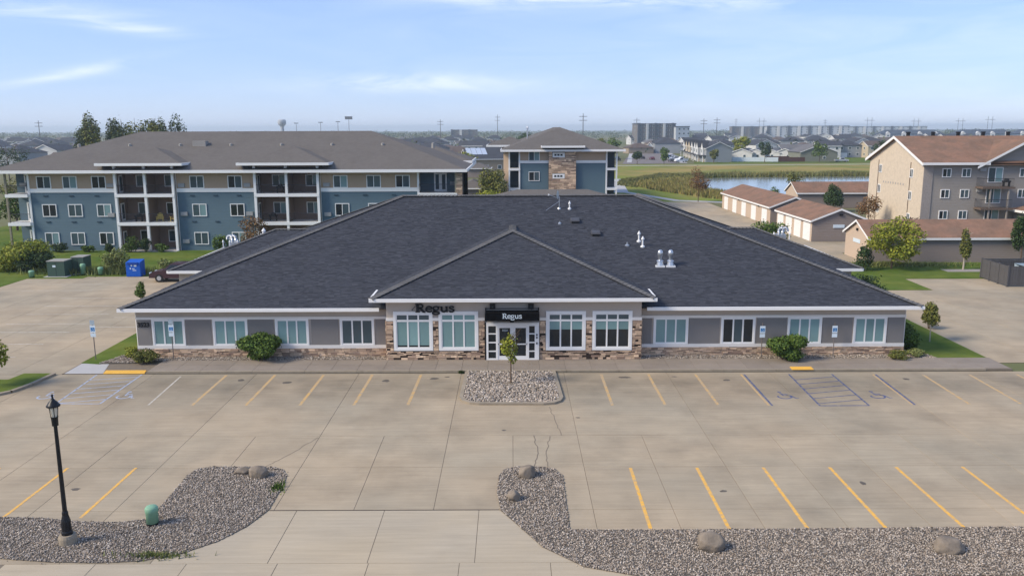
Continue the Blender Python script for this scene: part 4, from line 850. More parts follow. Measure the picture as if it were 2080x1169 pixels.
def railing(x0, x1, y, z, parent, off, h=1.0, step=.12, side=None):
    m = MB(off)
    def run(p, q):
        p, q = Vector(p), Vector(q); n = max(2, int((q - p).length / step)); m.tube(p + Vector((0, 0, h)), q + Vector((0, 0, h)), .03, .03, 5); m.tube(p + Vector((0, 0, .1)), q + Vector((0, 0, .1)), .02, .02, 5)
        for i in range(n + 1): c = p + (q - p) * i / n; m.tube(c + Vector((0, 0, .1)), c + Vector((0, 0, h)), .012, .012, 4)
    run((x0, y, z), (x1, y, z))
    if side: run((side[0], y, z), (side[0], side[1], z))
    return m.build('railing', railm, parent)
def hip_roof(parent, off, x0, x1, y0, y1, z, p, mat, fascia=.28, name='roof'):
    V, F = hip_body(x0, x1, y0, y1, z, p); o = MB(off).add(V, F).build(name, mat, parent)
    m = MB(off); t = .12
    m.box(x0 - t, y0 - t, z - fascia, x1 + t, y0, z + .03).box(x0 - t, y1, z - fascia, x1 + t, y1 + t, z + .03).box(x0 - t, y0, z - fascia, x0, y1, z + .03).box(x1, y0, z - fascia, x1 + t, y1, z + .03)
    m.build('fascia', white, o); return o
def acunit(parent, off, x, z, y): 
    MB(off).box(x - .38, y - .18, z - .22, x + .38, y, z + .22).build('air_conditioner', M('ac_grey', srgb(150, 150, 150), .6, .1, 8), parent)

A1 = thing('apartment_building', 'long blue and tan three-storey apartment block with balcony bays', 'building', (-32, 97.4, 0)); ao = A1.location
Y0 = 97.4
MB(ao).box(-55.9, 99.7, -.02, -6.3, 121, 9.1).build('recess_wall', brown, A1)
for a, b in ((-55.9, -45.8), (-38.9, -29.7), (-22.2, -10.8)):
    MB(ao).box(a, Y0, 0, b, 99.7, 6.8).build('blue_wall', blue, A1); MB(ao).box(a, Y0 - .01, 7.25, b, 99.7, 8.95).build('tan_wall', tan, A1)
    MB(ao).box(a - .03, Y0 - .07, 6.8, b + .03, 99.7, 7.25).build('white_band', white, A1); MB(ao).box(a - .03, Y0 - .03, 8.95, b + .03, 99.7, 9.3).build('frieze', offwhite, A1)
    for x in (a, b): MB(ao).box(x - .12, Y0 - .1, 0, x + .12, Y0 + .1, 9.2).build('corner_board', white, A1)
    for i in range(3):
        for zc in (3.35, 6.35): MB(ao).box(a + 1.6 + i * (b - a) / 3.4, Y0 - .08, zc, a + 2.1 + i * (b - a) / 3.4, Y0, zc + .12).build('wall_vent', M('vent_blue', srgb(52, 72, 86), .7), A1)
WK = [('s', 'c'), ('s', 's'), ('d', 'd'), ('s', 'c'), ('d', 's'), ('s', 'm')]
for q, xs in enumerate(((-54.1, -51.1, -47.75), (-36.4, -32.0), (-19.8, -15.95, -12.6))):
    for i, x in enumerate(xs):
        for j, z in enumerate((1.43, 4.73, 7.97)): win(A1, x + (.0 if j == 2 else .35 if q == 0 else .1), z, Y0 - .02, 1.66, 1.46, ao, WK[(i * 5 + j * 2 + q) % 6])
for x, z in ((-46.6, 4.2), (-46.4, 7.6), (-38.1, 4.3), (-38.1, 1.1), (-38.2, 7.6), (-30.5, 4.3), (-30.6, 7.6), (-21.4, 4.2), (-21.4, 7.6)): acunit(A1, ao, x, z, Y0)
for x0, xm, x1 in ((-45.8, -42.25, -38.9), (-29.7, -25.95, -22.2)):
    for x in (x0 + .12, xm, x1 - .12): MB(ao).box(x - .14, 96.85, 0, x + .14, 97.15, 10.0).build('balcony_post', white, A1)
    for x in (x0, x1, xm): MB(ao).box(x - .08, 97.2, 0, x + .08, 99.7, 9.9).build('divider_wall', brown, A1)
    for z in (3.0, 6.28):
        MB(ao).box(x0, 96.8, z, x1, 99.7, z + .36).build('balcony_slab', white, A1)
        for a, b in ((x0 + .25, xm - .15), (xm + .15, x1 - .25)): railing(a, b, 96.95, z + .36, A1, ao)
    for z in (1.45, 4.75, 8.0):
        for x in (x0 + 1.95, x1 - 1.6): win(A1, x + .25, z, 99.69, 1.66, 1.4, ao, WK[int(abs(x * 3 + z)) % 6])
        MB(ao).box(x0 + .1, 97.9, z - 1.35, x0 + .16, 98.8, z + .75).build('balcony_door', white, A1); MB(ao).box(x0 + .16, 98.05, z - 1.1, x0 + .17, 98.65, z + .6).build('door_glass', slateglass, A1)
    hip_roof(A1, ao, x0 - 1.5, x1 + 1.3, 96.1, 96.1 + (x1 - x0 + 2.8), 10.15, .36, brownroof, .26, 'bay_roof'); MB(ao).box(x0, 97.2, 9.1, x1, 100.5, 10.05).build('bay_head', brown, A1)
    MB(ao).box(x0, 96.2, -.05, x1, 99.7, .06).build('patio', newconc, A1)
# end balconies
for x0, x1, post in ((-58.5, -55.9, -58.35), (-10.8, -6.3, -6.45)):
    MB(ao).box(x0, 99.5, 0, x1, 121, 9.1).build('blue_end_wall', blue, A1)
    for z in (3.0, 6.28): MB(ao).box(x0, 96.9, z, x1, 99.6, z + .36).build('balcony_slab', white, A1); railing(x0 + .1, x1 - .1, 97.0, z + .36, A1, ao)
    MB(ao).box(post - .1, 96.95, 0, post + .1, 97.15, 9.0).build('balcony_post', M('tan_post', srgb(140, 132, 112), .7), A1)
    for z in (0.05, 3.36, 6.64):
        dx = x1 - .85 if x0 < -20 else x0 + 2.4; d = MB(ao).box(dx - .75, 99.4, z, dx + .75, 99.5, z + 2.2).build('balcony_door', white, A1)
        for s in (-.38, .38): MB(ao).box(dx + s - .2, 99.385, z + .25, dx + s + .2, 99.4, z + 2.0).build('door_glass', slateglass, d)
    acunit(A1, ao, x0 + .8 if x0 < -20 else x1 - .6, 7.6, 99.5)
MB(ao).box(-6.4, 97.0, 0, -5.7, 99.6, 8.9).build('stone_column', mortar, A1); stones(-6.42, -5.68, 0, 8.9, 96.99, (), A1, ao, 2.0)
hip_roof(A1, ao, -60.2, -5.2, 96.3, 121.8, 9.35, .34, brownroof, .3)
hip_roof(A1, ao, -16, -5.3, 112, 124, 9.75, .34, brownroof, .3, 'rear_roof')
MB(ao).box(-14, 113, 0, -7.0, 123, 9.6).build('rear_wall', blue, A1)
MB(ao).box(-39.0, 103.8, 11.7, -37.4, 104.9, 12.55).build('roof_hatch', M('hatch_grey', srgb(150, 146, 140), .6), A1)
for i in range(8): MB(ao).lathe([(.22, 11.6), (.2, 12.2), (.05, 12.25)], -53 + i * 6.2, 104.1, 8).build('roof_vent', M('hatch_grey', srgb(150, 146, 140), .6), A1)
def chair(label, x, y, z, rz):
    t = thing('garden_chair', label, 'chair', (x, y, z), rz); ym = M('yellow_chair', srgb(222, 196, 110), .6)
    for i in range(5): MB().box(-.3 + i * .12, .2, .35, -.2 + i * .12, .28, 1.0 - abs(i - 2) * .04).build('back_slat', ym, t)
    MB().box(-.3, -.3, .33, .3, .25, .38).build('seat', ym, t)
    for s in (-1, 1): MB().box(s * .36 - .06, -.35, .55, s * .36 + .06, .3, .59).build('armrest', ym, t)
    for sx in (-1, 1):
        for sy in (-.3, .22): MB().box(sx * .34 - .03, sy - .03, 0, sx * .34 + .03, sy + .03, .56).build('leg', ym, t)
chair('pale yellow slatted chair on the middle balcony', -41.2, 97.9, 3.36, .2); chair('pale yellow slatted chair at the right end of the middle balcony', -39.5, 97.9, 3.36, -.3)
def grill(label, x, y, z):
    t = thing('balcony_grill', label, 'grill', (x, y, z)); MB().box(-.45, -.25, .55, .45, .25, .75).lathe([(.3, .75), (.28, .95), (.1, 1.02)], 0, 0, 10).build('firebox', black, t)
    for a in (-.35, .35): MB().box(a - .03, -.2, 0, a + .03, .2, .56).build('leg', black, t)
grill('dark covered grill on the second bay balcony', -27.9, 97.8, 3.36); grill('black grill on the upper right balcony', -26.9, 97.8, 6.64); grill('dark clutter and grill on the first bay middle balcony', -43.6, 97.8, 3.36)

# ---- the block that shows its end
A2 = thing('apartment_building', 'blue apartment block end with a tall stone stair tower', 'building', (8.5, 146, 0)); bo = A2.location; Y2 = 146
MB(bo).box(1.3, Y2, 0, 16.5, 190, 8.05).build('blue_wall', blue, A2); MB(bo).box(1.3, Y2 - .01, 8.5, 16.5, 190, 10.1).build('tan_wall', tan, A2); MB(bo).box(1.25, Y2 - .08, 8.05, 16.55, 190, 8.5).build('white_band', white, A2)
MB(bo).box(6.4, Y2 - .5, 0, 11.1, Y2 + 3, 10.6).build('stair_tower', mortar, A2); stones(6.4, 11.1, 0, 10.6, Y2 - .5, [(7.0, 9.2, z - .45, z + .45) for z in (9.45, 5.85, 2.3)], A2, bo, 2.2)
for z in (9.45, 5.85, 2.3):
    o = MB(bo).box(7.05, Y2 - .58, z - .4, 9.15, Y2 - .45, z + .4).build('stair_window', white, A2)
    for i in range(3): MB(bo).box(7.35 + i * .52, Y2 - .6, z - .15, 7.72 + i * .52, Y2 - .57, z + .15).build('pane', darkglass, o)
win(A2, 3.9, 9.25, Y2 - .02, 1.9, 1.6, bo, ('s', 'c')); win(A2, 3.9, 5.8, Y2 - .02, 1.9, 1.6, bo, ('d', 's')); win(A2, 3.9, 2.4, Y2 - .02, 1.9, 1.6, bo, ('d', 's'))
for x0, x1 in ((-.3, 1.3), (16.5, 18.1)):
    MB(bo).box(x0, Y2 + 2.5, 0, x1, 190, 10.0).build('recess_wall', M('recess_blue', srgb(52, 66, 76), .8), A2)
    for z in (3.4, 6.8): MB(bo).box(x0 - .2, Y2 - .2, z, x1 + .2, Y2 + 2.5, z + .38).build('balcony_slab', white, A2); railing(x0, x1, Y2, z + .38, A2, bo)
    for x in (x0 - .1, x1 + .05): MB(bo).box(x - .13, Y2 - .15, 0, x + .13, Y2 + .1, 10.1).build('balcony_post', white, A2)
MB(bo).box(-1.4, Y2 + 1, 0, -.4, Y2 + 3, 9.9).build('stone_column', stone, A2)
hip_roof(A2, bo, -1.8, 19.4, Y2 - 1.2, 191, 10.35, .36, brownroof, .32); hip_roof(A2, bo, 5.2, 12.4, Y2 - 1.9, Y2 + 5.3, 11.0, .36, brownroof, .3, 'tower_roof'); hip_roof(A2, bo, -4.6, 4, Y2 + 12, Y2 + 24, 10.9, .36, brownroof, .3, 'side_roof')
for x in (3.0,): MB(bo).tube((x, 160, 12), (x, 160, 13.9), .13).lathe([(.22, 13.9), (.22, 14.1), (.1, 14.3)], x, 160, 8).build('flue', galv, A2)

# ---- the brick and grey block on the right
A3 = thing('apartment_building', 'grey-sided apartment block with cream brick end and rust roof', 'building', (66, 107.3, 0)); co = A3.location; Y3 = 107.3
MB(co).box(52.5, Y3, 0, 95, 123.5, 9.6).build('side_wall', greysid, A3); MB(co).box(52.42, Y3 - .08, 0, 53.6, Y3 + .3, 9.55).build('brick_pier', shadebrick, A3)
MB(co).add([(52.4, Y3 - .02, 0), (52.4, 123.5, 0), (52.4, 123.5, 9.6), (52.4, 115.4, 12.5), (52.4, Y3 - .02, 9.6), (52.5, Y3 - .02, 0), (52.5, 123.5, 0), (52.5, 123.5, 9.6), (52.5, 115.4, 12.5), (52.5, Y3 - .02, 9.6)], [(0, 4, 3, 2, 1), (5, 6, 7, 8, 9), (0, 5, 9, 4), (4, 9, 8, 3), (3, 8, 7, 2)]).build('brick_gable', brick, A3)
rf = MB(co).add([(51.9, Y3 - .7, 9.45), (95.5, Y3 - .7, 9.45), (95.5, 115.4, 12.75), (51.9, 115.4, 12.75), (51.9, 124.1, 9.45), (95.5, 124.1, 9.45), (51.9, Y3 - .7, 9.2), (95.5, Y3 - .7, 9.2), (95.5, 115.4, 12.5), (51.9, 115.4, 12.5), (51.9, 124.1, 9.2), (95.5, 124.1, 9.2)],
      [(0, 1, 2, 3), (3, 2, 5, 4), (7, 6, 9, 8), (8, 9, 10, 11)]).build('roof', redroof, A3)
MB(co).add([(51.88, Y3 - .7, 9.47), (51.88, 115.4, 12.77), (51.88, 124.1, 9.47), (51.88, Y3 - .7, 9.1), (51.88, 115.4, 12.4), (51.88, 124.1, 9.1), (51.98, Y3 - .7, 9.1), (51.98, 115.4, 12.4), (51.98, 124.1, 9.1)], [(0, 3, 4, 1), (1, 4, 5, 2), (3, 6, 7, 4), (4, 7, 8, 5)]).box(51.9, Y3 - .82, 9.2, 60.4, Y3 - .7, 9.5).build('rake_trim', white, rf)
# cross gable
MB(co).add([(59.7, Y3 - .05, 9.3), (70.2, Y3 - .05, 9.3), (64.95, Y3 - .05, 12.0), (59.7, Y3 + 2, 9.3), (70.2, Y3 + 2, 9.3), (64.95, Y3 + 2, 12.0)], [(0, 1, 2), (1, 4, 5, 2), (3, 0, 2, 5)]).build('gable_wall', greysid, A3)
MB(co).add([(58.9, Y3 - .8, 9.0), (64.95, Y3 - .8, 12.3), (64.95, 114.5, 12.3), (58.9, 114.5, 9.0), (71, Y3 - .8, 9.0), (71, 114.5, 9.0)], [(0, 1, 2, 3), (1, 4, 5, 2)]).build('cross_roof', redroof, rf)
MB(co).add([(58.8, Y3 - .85, 9.02), (64.95, Y3 - .85, 12.36), (71.1, Y3 - .85, 9.02), (58.8, Y3 - .85, 8.72), (64.95, Y3 - .85, 12.03), (71.1, Y3 - .85, 8.72)], [(0, 3, 4, 1), (1, 4, 5, 2)]).build('rake_trim', white, rf)
for z in (8.2, 5.55, 2.85):
    for x in (55.35, 57.85, 65.2): win(A3, x, z, Y3 - .02, 1.15, 1.12, co, ('d', 's') if x < 56 else ('s', 'm'))
    o = MB(co).box(60.6, Y3 - .07, z - 1.25, 62.5, Y3 + .02, z + .7).build('patio_door', white, A3)
    for s, k in ((60.7, slateglass), (61.6, curtain)): MB(co).box(s, Y3 - .085, z - 1.15, s + .8, Y3 - .06, z + .6).build('pane', k, o)
for z in (6.5, 3.85):
    MB(co).box(59.2, Y3 - 1.7, z - .25, 63.3, Y3, z).build('balcony_deck', M('deck_wood', srgb(100, 86, 76), .9, .2, 5), A3); railing(59.3, 63.1, Y3 - 1.6, z, A3, co, 1.05, .14, (59.3, Y3))
for x in (60.3, 62.6): MB(co).box(x - .08, Y3 - 1.6, 0, x + .08, Y3 - 1.44, 6.3).build('balcony_post', greysid, A3)
acunit(A3, co, 59.9, 8.6, Y3); acunit(A3, co, 59.7, 6.0, Y3)
for y, zs in ((110.4, (8.0, 5.1, 2.2)), (119.8, (8.2, 5.4, 2.6))):
    for z in zs: win(A3, 52.39, z, y, .9, 1.15, co, ('d', 's'), 'left')
for y in (110.8, 120.5): MB(co).box(52.34, y - .05, 0, 52.4, y + .05, 9.4).build('downpipe', M('brown_pipe', srgb(96, 80, 70), .6), A3)
for i in range(9):
    y = 112.5 + i * .75; MB(co).box(52.36, y, 6.3, 52.4, y + .16, 6.55).build('dryer_vent', M('ac_grey', srgb(150, 150, 150), .6), A3)
for i in range(7): MB(co).lathe([(.25, 12.5), (.25, 13.1), (.32, 13.15), (.3, 13.3)], 54 + i * 3.4, 115.8, 8).build('ridge_vent', black, A3)
PV = thing('entry_pavilion', 'small white-doored entry porch with rust hip roof', 'porch', (66.4, 104.5, 0)); MB(PV.location).box(64.3, 102.8, 0, 68.5, Y3 - .1, 3.5).build('wall', greysid, PV); hip_roof(PV, PV.location, 63.7, 69.1, 102.2, 107.2, 3.6, .4, redroof, .25); MB(PV.location).box(64.9, 102.74, 0, 66.4, 102.8, 3.0).build('door', offwhite, PV)
grill('black covered grill on the top balcony of the grey block', 62.5, 106.3, 6.5)
t = thing('patio_grill', 'black covered patio set beside the ground-floor door', 'grill', (58.6, 106.4, 0)); MB().lathe([(.9, .2), (1.0, 1.3), (.6, 2.1), (.2, 2.3)], 0, 0, 8).build('cover', black, t); MB().box(-.5, -.4, 0, .5, .4, .25).build('base', black, t)

# ============================================================ garages
def garage(name, label, x0, x1, y0, y1, hw, rise, axis, left_mat, front_mat, doors=0, group=None, roofm=redroof, sign=False, over=.3):
    t = thing(name, label, 'garage', ((x0 + x1) / 2, (y0 + y1) / 2, 0), group=group); o = t.location; t_ = .06
    if axis == 'x':   # ridge along x, gables left and right
        ym = (y0 + y1) / 2
        MB(o).box(x0, y0, 0, x1, y1, hw).build('wall', front_mat, t)
        for x, s in ((x0, -1), (x1, 1)): MB(o).add([(x + s * .03, y0, 0), (x + s * .03, y1, 0), (x + s * .03, y1, hw), (x + s * .03, ym, hw + rise), (x + s * .03, y0, hw), (x, y0, 0), (x, y1, 0), (x, y1, hw), (x, ym, hw + rise), (x, y0, hw)], [(0, 4, 3, 2, 1) if s < 0 else (0, 1, 2, 3, 4), (0, 5, 9, 4), (4, 9, 8, 3), (3, 8, 7, 2)]).build('gable_wall', left_mat, t)
        k = rise / (ym - y0); a = (x0 - over, y0 - over, hw - k * over); P = [a, (x1 + over, a[1], a[2]), (x1 + over, ym, hw + rise), (x0 - over, ym, hw + rise), (x0 - over, y1 + over, a[2]), (x1 + over, y1 + over, a[2])]
    else:
        xm = (x0 + x1) / 2
        MB(o).box(x0, y0, 0, x1, y1, hw).build('wall', left_mat, t)
        for y, s in ((y0, -1), (y1, 1)): MB(o).add([(x0, y + s * .03, 0), (x1, y + s * .03, 0), (x1, y + s * .03, hw), (xm, y + s * .03, hw + rise), (x0, y + s * .03, hw), (x0, y, 0), (x1, y, 0), (x1, y, hw), (xm, y, hw + rise), (x0, y, hw)], [(0, 1, 2, 3, 4) if s < 0 else (0, 4, 3, 2, 1), (0, 5, 9, 4), (4, 9, 8, 3), (3, 8, 7, 2)]).build('gable_wall', front_mat, t)
        k = rise / (xm - x0); a = (x0 - over, y0 - over, hw - k * over); P = [(a[0], y1 + over, a[2]), a, (xm, y0 - over, hw + rise), (xm, y1 + over, hw + rise), (x1 + over, y1 + over, a[2]), (x1 + over, y0 - over, a[2])]
        P = [P[0], P[1], P[2], P[3], P[5], P[4]]
    up = [(p[0], p[1], p[2] + .12) for p in P]
    if axis == 'x': F = [(0, 1, 2, 3), (3, 2, 5, 4)]
    else: F = [(0, 1, 2, 3), (3, 2, 4, 5)]
    rf = MB(o).add(up, F).build('roof', roofm, t)
    # white edge boards
    m = MB(o); E = [(0, 1), (1, 2), (2, 4 if axis == 'y' else 5), (3, 0), (3, 5 if axis == 'y' else 4), (4, 5)]
    for i, j in E:
        p, q = Vector(up[i]), Vector(up[j]); dz = Vector((0, 0, -.22)); m.add([tuple(p + Vector((0, 0, .01))), tuple(q + Vector((0, 0, .01))), tuple(q + dz), tuple(p + dz)], [(0, 1, 2, 3)])
    m.build('edge_board', white, rf)
    if doors:
        L = (y1 - y0) / doors
        for i in range(doors):
            yc = y0 + L * (i + .5); d = MB(o).box(x0 - .05, yc - 1.25, .02, x0 - .005, yc + 1.25, 2.2).build('garage_door', white, t)
            for z in (.55, 1.1, 1.65): MB(o).box(x0 - .056, yc - 1.25, z - .012, x0 - .05, yc + 1.25, z + .012).build('panel_groove', offwhite, d)
        for yc in (y0 + L, y0 + 3 * L if doors > 3 else y1 - L): MB(o).box(x0 - .2, yc - .12, 2.25, x0 - .03, yc + .12, 2.5).build('wall_lamp', black, t)
    return t
GG = 'rust-roofed garages beside the drive'
g4 = garage('garage', 'long taupe garage with sunlit-coloured gable end beside the lawn', 37.2, 72, 86.3, 92.6, 2.65, 1.45, 'x', sunsid, taupesid, group=GG)
MB(g4.location).box(37.0, 89.3, 3.05, 37.17, 89.55, 3.3).build('wall_lamp', black, g4); MB(g4.location).box(37.12, 88.6, 1.75, 37.165, 90.4, 2.15).build('number_plate', signwhite, g4)
g2 = garage('garage', 'garage with taupe gable end and white doors on its sunlit-coloured side', 37.2, 44.1, 103.3, 117.2, 2.62, 1.35, 'y', sunsid, taupesid, 4, GG)
MB(g2.location).box(40.5, 103.1, 3.2, 40.9, 103.26, 3.45).build('wall_lamp', black, g2); MB(g2.location).box(39.8, 103.2, 1.7, 41.2, 103.26, 2.1).build('number_plate', signwhite, g2)
garage('garage', 'farther garage with four white doors near the pond', 37.3, 44.3, 120.6, 148.5, 2.7, 1.35, 'y', sunsid, taupesid, 5, GG)
garage('garage', 'taupe garage with sunlit-coloured gable behind the dark conifer', 50.3, 76, 147.5, 154, 2.7, 1.6, 'x', sunsid, taupesid, group=GG)
garage('brown_garage', 'brown-roofed garage row running back beside the drive', 13.5, 23.9, 85, 124, 2.6, 1.75, 'y', taupesid, taupesid, roofm=brownroof)
t = thing('brown_garage', 'brown hip-roofed garage row seen over the dark ridge', 'garage', (6.5, 131, 0)); MB(t.location).box(-4.5, 125.6, 0, 17.2, 136.4, 2.7).build('wall', taupesid, t); hip_roof(t, t.location, -5.4, 18, 124.8, 137.2, 2.75, .3, brownroof, .22)
for x, y, w, d, lab in ((-7.7, 168, 6.0, 11, 'small brown garage beside the blue block, hip roof'), (-9.6, 250, 6.5, 9, 'second small brown garage farther up the lane')):
    t = thing('brown_garage', lab, 'garage', (x, y, 0)); MB(t.location).box(x - w / 2, y - d / 2, 0, x + w / 2, y + d / 2, 2.6).build('wall', taupesid, t); hip_roof(t, t.location, x - w / 2 - .4, x + w / 2 + .4, y - d / 2 - .4, y + d / 2 + .4, 2.65, .42, brownroof, .18)
# refuse enclosure
en = thing('refuse_enclosure', 'dark grey boarded refuse enclosure on the rear lot', 'enclosure', (47.2, 74.6, 0)); eo = en.location
fm = M('enclosure_board', srgb(84, 82, 82), .7, .08, 3, island=.08)
def boards(p, q):
    p, q = Vector(p), Vector(q); L = (q - p).length; d = (q - p).normalized(); nrm = Vector((-d.y, d.x)); n = int(L / .2); m = MB(eo)
    for i in range(n):
        a = p + d * (L * i / n + .008); b = p + d * (L * (i + 1) / n - .008); c = nrm * .02
        m.prism([(a.x + c.x, a.y + c.y), (b.x + c.x, b.y + c.y), (b.x - c.x, b.y - c.y), (a.x - c.x, a.y - c.y)], .12, 1.85)
    m.build('board_panel', fm, en)
    for s in (.4, 1.6): MB(eo).tube((p.x, p.y, s), (q.x, q.y, s), .04, .04, 4).build('rail', fm, en)
EP = [(43.9, 77.2), (43.85, 75.7), (43.8, 74.2), (43.75, 72.7), (46.3, 72.6), (48.9, 72.6), (51.5, 72.6)]
for a, b in zip(EP[:-1], EP[1:]): boards((*a, 0), (*b, 0))
boards((43.9, 77.2, 0), (47.7, 77.2, 0)); boards((47.7, 77.2, 0), (51.5, 77.2, 0))
for x, y in EP + [(47.7, 77.2), (51.5, 77.2)]: MB(eo).box(x - .07, y - .07, -.02, x + .07, y + .07, 1.92).build('post', fm, en)
d = thing('dumpster', 'pale blue-grey dumpster inside the enclosure', 'dumpster', (48.2, 75.3, 0)); MB().add([(-1.8, -.8, .15), (1.8, -.8, .15), (1.8, .8, .15), (-1.8, .8, .15), (-1.8, -1.0, 1.2), (1.8, -1.0, 1.2), (1.8, 1.0, 1.5), (-1.8, 1.0, 1.5)], [(3, 2, 1, 0), (0, 1, 5, 4), (1, 2, 6, 5), (2, 3, 7, 6), (3, 0, 4, 7)]).build('bin_body', M('dumpster_grey', srgb(150, 164, 172), .6, .1, 3), d)
MB().box(-1.8, -1.0, 1.5, -.02, 1.0, 1.55).box(.02, -1.0, 1.5, 1.8, 1.0, 1.55).build('lid', M('dumpster_lid', srgb(130, 146, 156), .6), d)

# ============================================================ vegetation on the right and behind
tree('yellow_tree', 'broad feathery yellow-green tree before the long garage', (37.9, 82.5, 0), 5.6, 2.9, 2.5, 5200, .13, LY, seed=41, trunk=.1, bare=.15, k=14, f=.36)
tree('column_tree', 'slim columnar tree with pale trunk before the long garage', (44.6, 81.6, 0), 4.6, .62, 1.75, 2200, .1, LO, seed=42, tm=palebark, k=7); tree('column_tree', 'tall columnar green tree behind the refuse enclosure', (52.3, 85.0, 0), 5.7, .95, 2.4, 3200, .11, LD, seed=43, k=8)
shrub('drive_bush', 'bright bushy shrub behind the right rear roof', (29.3, 93.5, 0), 2.9, 2.2, 3.6, 5200, .13, LG, 'bush', seed=44); shrub('drive_bush', 'thin leggy shrub at the sunlit-coloured gable end', (34.6, 81.5, 0), 1.0, .9, 2.6, 1300, .11, LD, 'bush', seed=45); shrub('roof_bush', 'green bush tucked under the right rear gutter', (28.6, 66.5, 0), 1.6, 1.2, 2.2, 1600, .11, LD, 'bush', seed=46)
shrub('maroon_bush', 'dark maroon bush at the brick end wall', (50.6, 104.5, 0), 1.6, 1.3, 2.9, 1800, .13, LM, 'bush', seed=47)
tree('dark_conifer', 'dense dark green tree in front of a taupe garage', (54.2, 141, 0), 5.0, 1.7, 2.2, 3200, .15, LD, seed=48, bare=.12); tree('brown_tree', 'thin brownish tree beside the brick end wall', (49.6, 116, 0), 5.6, 1.6, 2.4, 1500, .12, LB, seed=49, bare=.2); shrub('drive_bush', 'olive bush at the foot of the brick end wall', (47.8, 108.5, 0), 2.0, 1.6, 2.2, 1600, .13, LO, 'bush', seed=50)
tree('pond_tree', 'copper tree with see-through crown by the pond', (35.8, 161, 0), 6.6, 1.9, 2.6, 1700, .14, LB, seed=51, bare=.25, k=8); tree('pond_tree', 'yellowing spiky tree behind the far garage', (53.5, 157, 0), 6.0, 2.2, 2.6, 2200, .15, LO, seed=52, k=8)
shrub('pond_bush', 'green shrub left of the yellowing pond tree', (49.6, 158.5, 0), 1.2, 1.0, 3.2, 900, .14, LG, 'bush', seed=53)
put('weedy_strip', blades_mesh(38, 84.3, 9, 1.3, 2600, .5, LW, 61, .05), kind='stuff')
structure('mulch_strip', MB().box(42.5, 80.4, 0, 48, 81.9, .06), M('mulch_pebbles', srgb(150, 142, 134), .9, .3, 8))
for x, y, h, rx, lm, lab in ((49.2, 331, 6.0, 1.9, LD, 'round dark tree at the end of the street'), (59.5, 330, 6.6, 2.0, LG, 'leafy park tree left of the street mouth'), (103.5, 346, 9.5, 2.6, LD, 'dark park tree before the white fence'), (125.5, 345, 9.0, 3.0, LG, 'conical park tree before the green-grey gable'), (149, 343, 10, 2.6, LD, 'dark park tree beside the brick block'), (82.5, 345, 6, 1.7, LO, 'thin tree before the grey end townhouse')):
    tree('park_tree', lab, (x, y, 0), h, rx, h * .4, 1100, .32, lm, seed=int(x), trunk=.15, bare=.16)
tree('yellow_park_tree', 'yellow-leaved tree behind the white fence', (104, 385, 0), 10.5, 4.0, 4.3, 1700, .4, LY, seed=71, trunk=.2)
shrub('lane_bush', 'bright yellow-green bush beside the blue block end', (-4.0, 141, 0), 2.9, 2.4, 4.2, 3400, .18, LY, 'bush', seed=72); tree('lane_tree', 'olive tree leaning over the yellow-green lane bush', (-3.0, 146, 0), 7.6, 2.7, 3.3, 3000, .19, LO, seed=73)
for i in range(15):
    x = -99.5 + i * 1.55 + (1.0 if i > 7 else 0); h = 18.2 - (i > 7) * .7 + rnd.uniform(-1.1, .8)
    tree('poplar', 'tall feathery poplar behind the blue apartment roof', (x + rnd.uniform(-.5, .5), 195 + rnd.uniform(-6, 6), 0), h, 2.7, h * .46, 1700, .28, LF if i % 3 else LO, group='poplars behind the blue apartments', seed=80 + i, trunk=.2, bare=.15, k=9, f=.4)
for x, y, h, rx, lm, lab in ((-70, 118, 6, 2.4, LG, 'small tree past the left end of the blue apartments'), (-82, 140, 7.5, 3.2, LO, 'olive tree beyond the left lawn'), (-128, 215, 11, 5, LD, 'dark tree at the left suburb edge'), (-17, 262, 8, 5.5, LY, 'yellow-olive tree before the white-walled hall'), (-29, 285, 8, 5, LO, 'olive tree beyond the blue apartment roof end'), (6.5, 420, 12.5, 8, LD, 'large dark tree over the stair tower block, left one'), (21, 430, 12.5, 7.5, LD, 'large dark tree over the stair tower block, right one'), (14, 460, 11.5, 5, LO, 'olive tree between the two large dark ones'), (47, 395, 10.5, 4.2, LG, 'green roadside tree at the townhouse street'), (43, 420, 10, 4, LO, 'olive roadside tree at the townhouse street')):
    tree('suburb_tree', lab, (x, y, 0), h, rx, h * .4, 1300, max(.2, y / 900), lm, seed=int(abs(x) + y), trunk=.2, bare=.15)
# ---- pond with reeds
PO = [(45.5, 219), (50, 233), (56, 239), (75, 242), (104, 244), (190, 247), (190, 150), (70, 150), (56, 166), (49, 174), (46.3, 180), (44.7, 196)]
structure('pond', MB().prism(PO, -.02, .03), M('pond_water', (.20, .22, .23), .10, .1, .1, bump=.012, bscale=1.4, spec=1.0))
def reeds(name, poly, n, h, mat, seed, wid=.16):
    g_ = np.random.default_rng(seed); xs = [p[0] for p in poly]; ys = [p[1] for p in poly]; x = g_.uniform(min(xs), max(xs), n * 4); y = g_.uniform(min(ys), max(ys), n * 4); k = inside(poly, x, y); x, y = x[k][:n], y[k][:n]; m = len(x)
    P = np.stack([x, y, np.zeros(m)], -1); L = h * g_.uniform(.55, 1.15, m) * (1 + .25 * np.sin(x * .4) * np.cos(y * .3)); a = g_.uniform(0, 6.283, m); w = np.stack([np.cos(a), np.sin(a), np.zeros(m)], -1) * wid; d = g_.normal(size=(m, 2)) * .22
    T = P + np.stack([d[:, 0] * L, d[:, 1] * L, L], -1); V = np.stack([P - w, P + w, T], 1).reshape(-1, 3); return put(name, numpy_mesh(name, V, np.arange(3 * m).reshape(-1, 3), mat), kind='stuff')
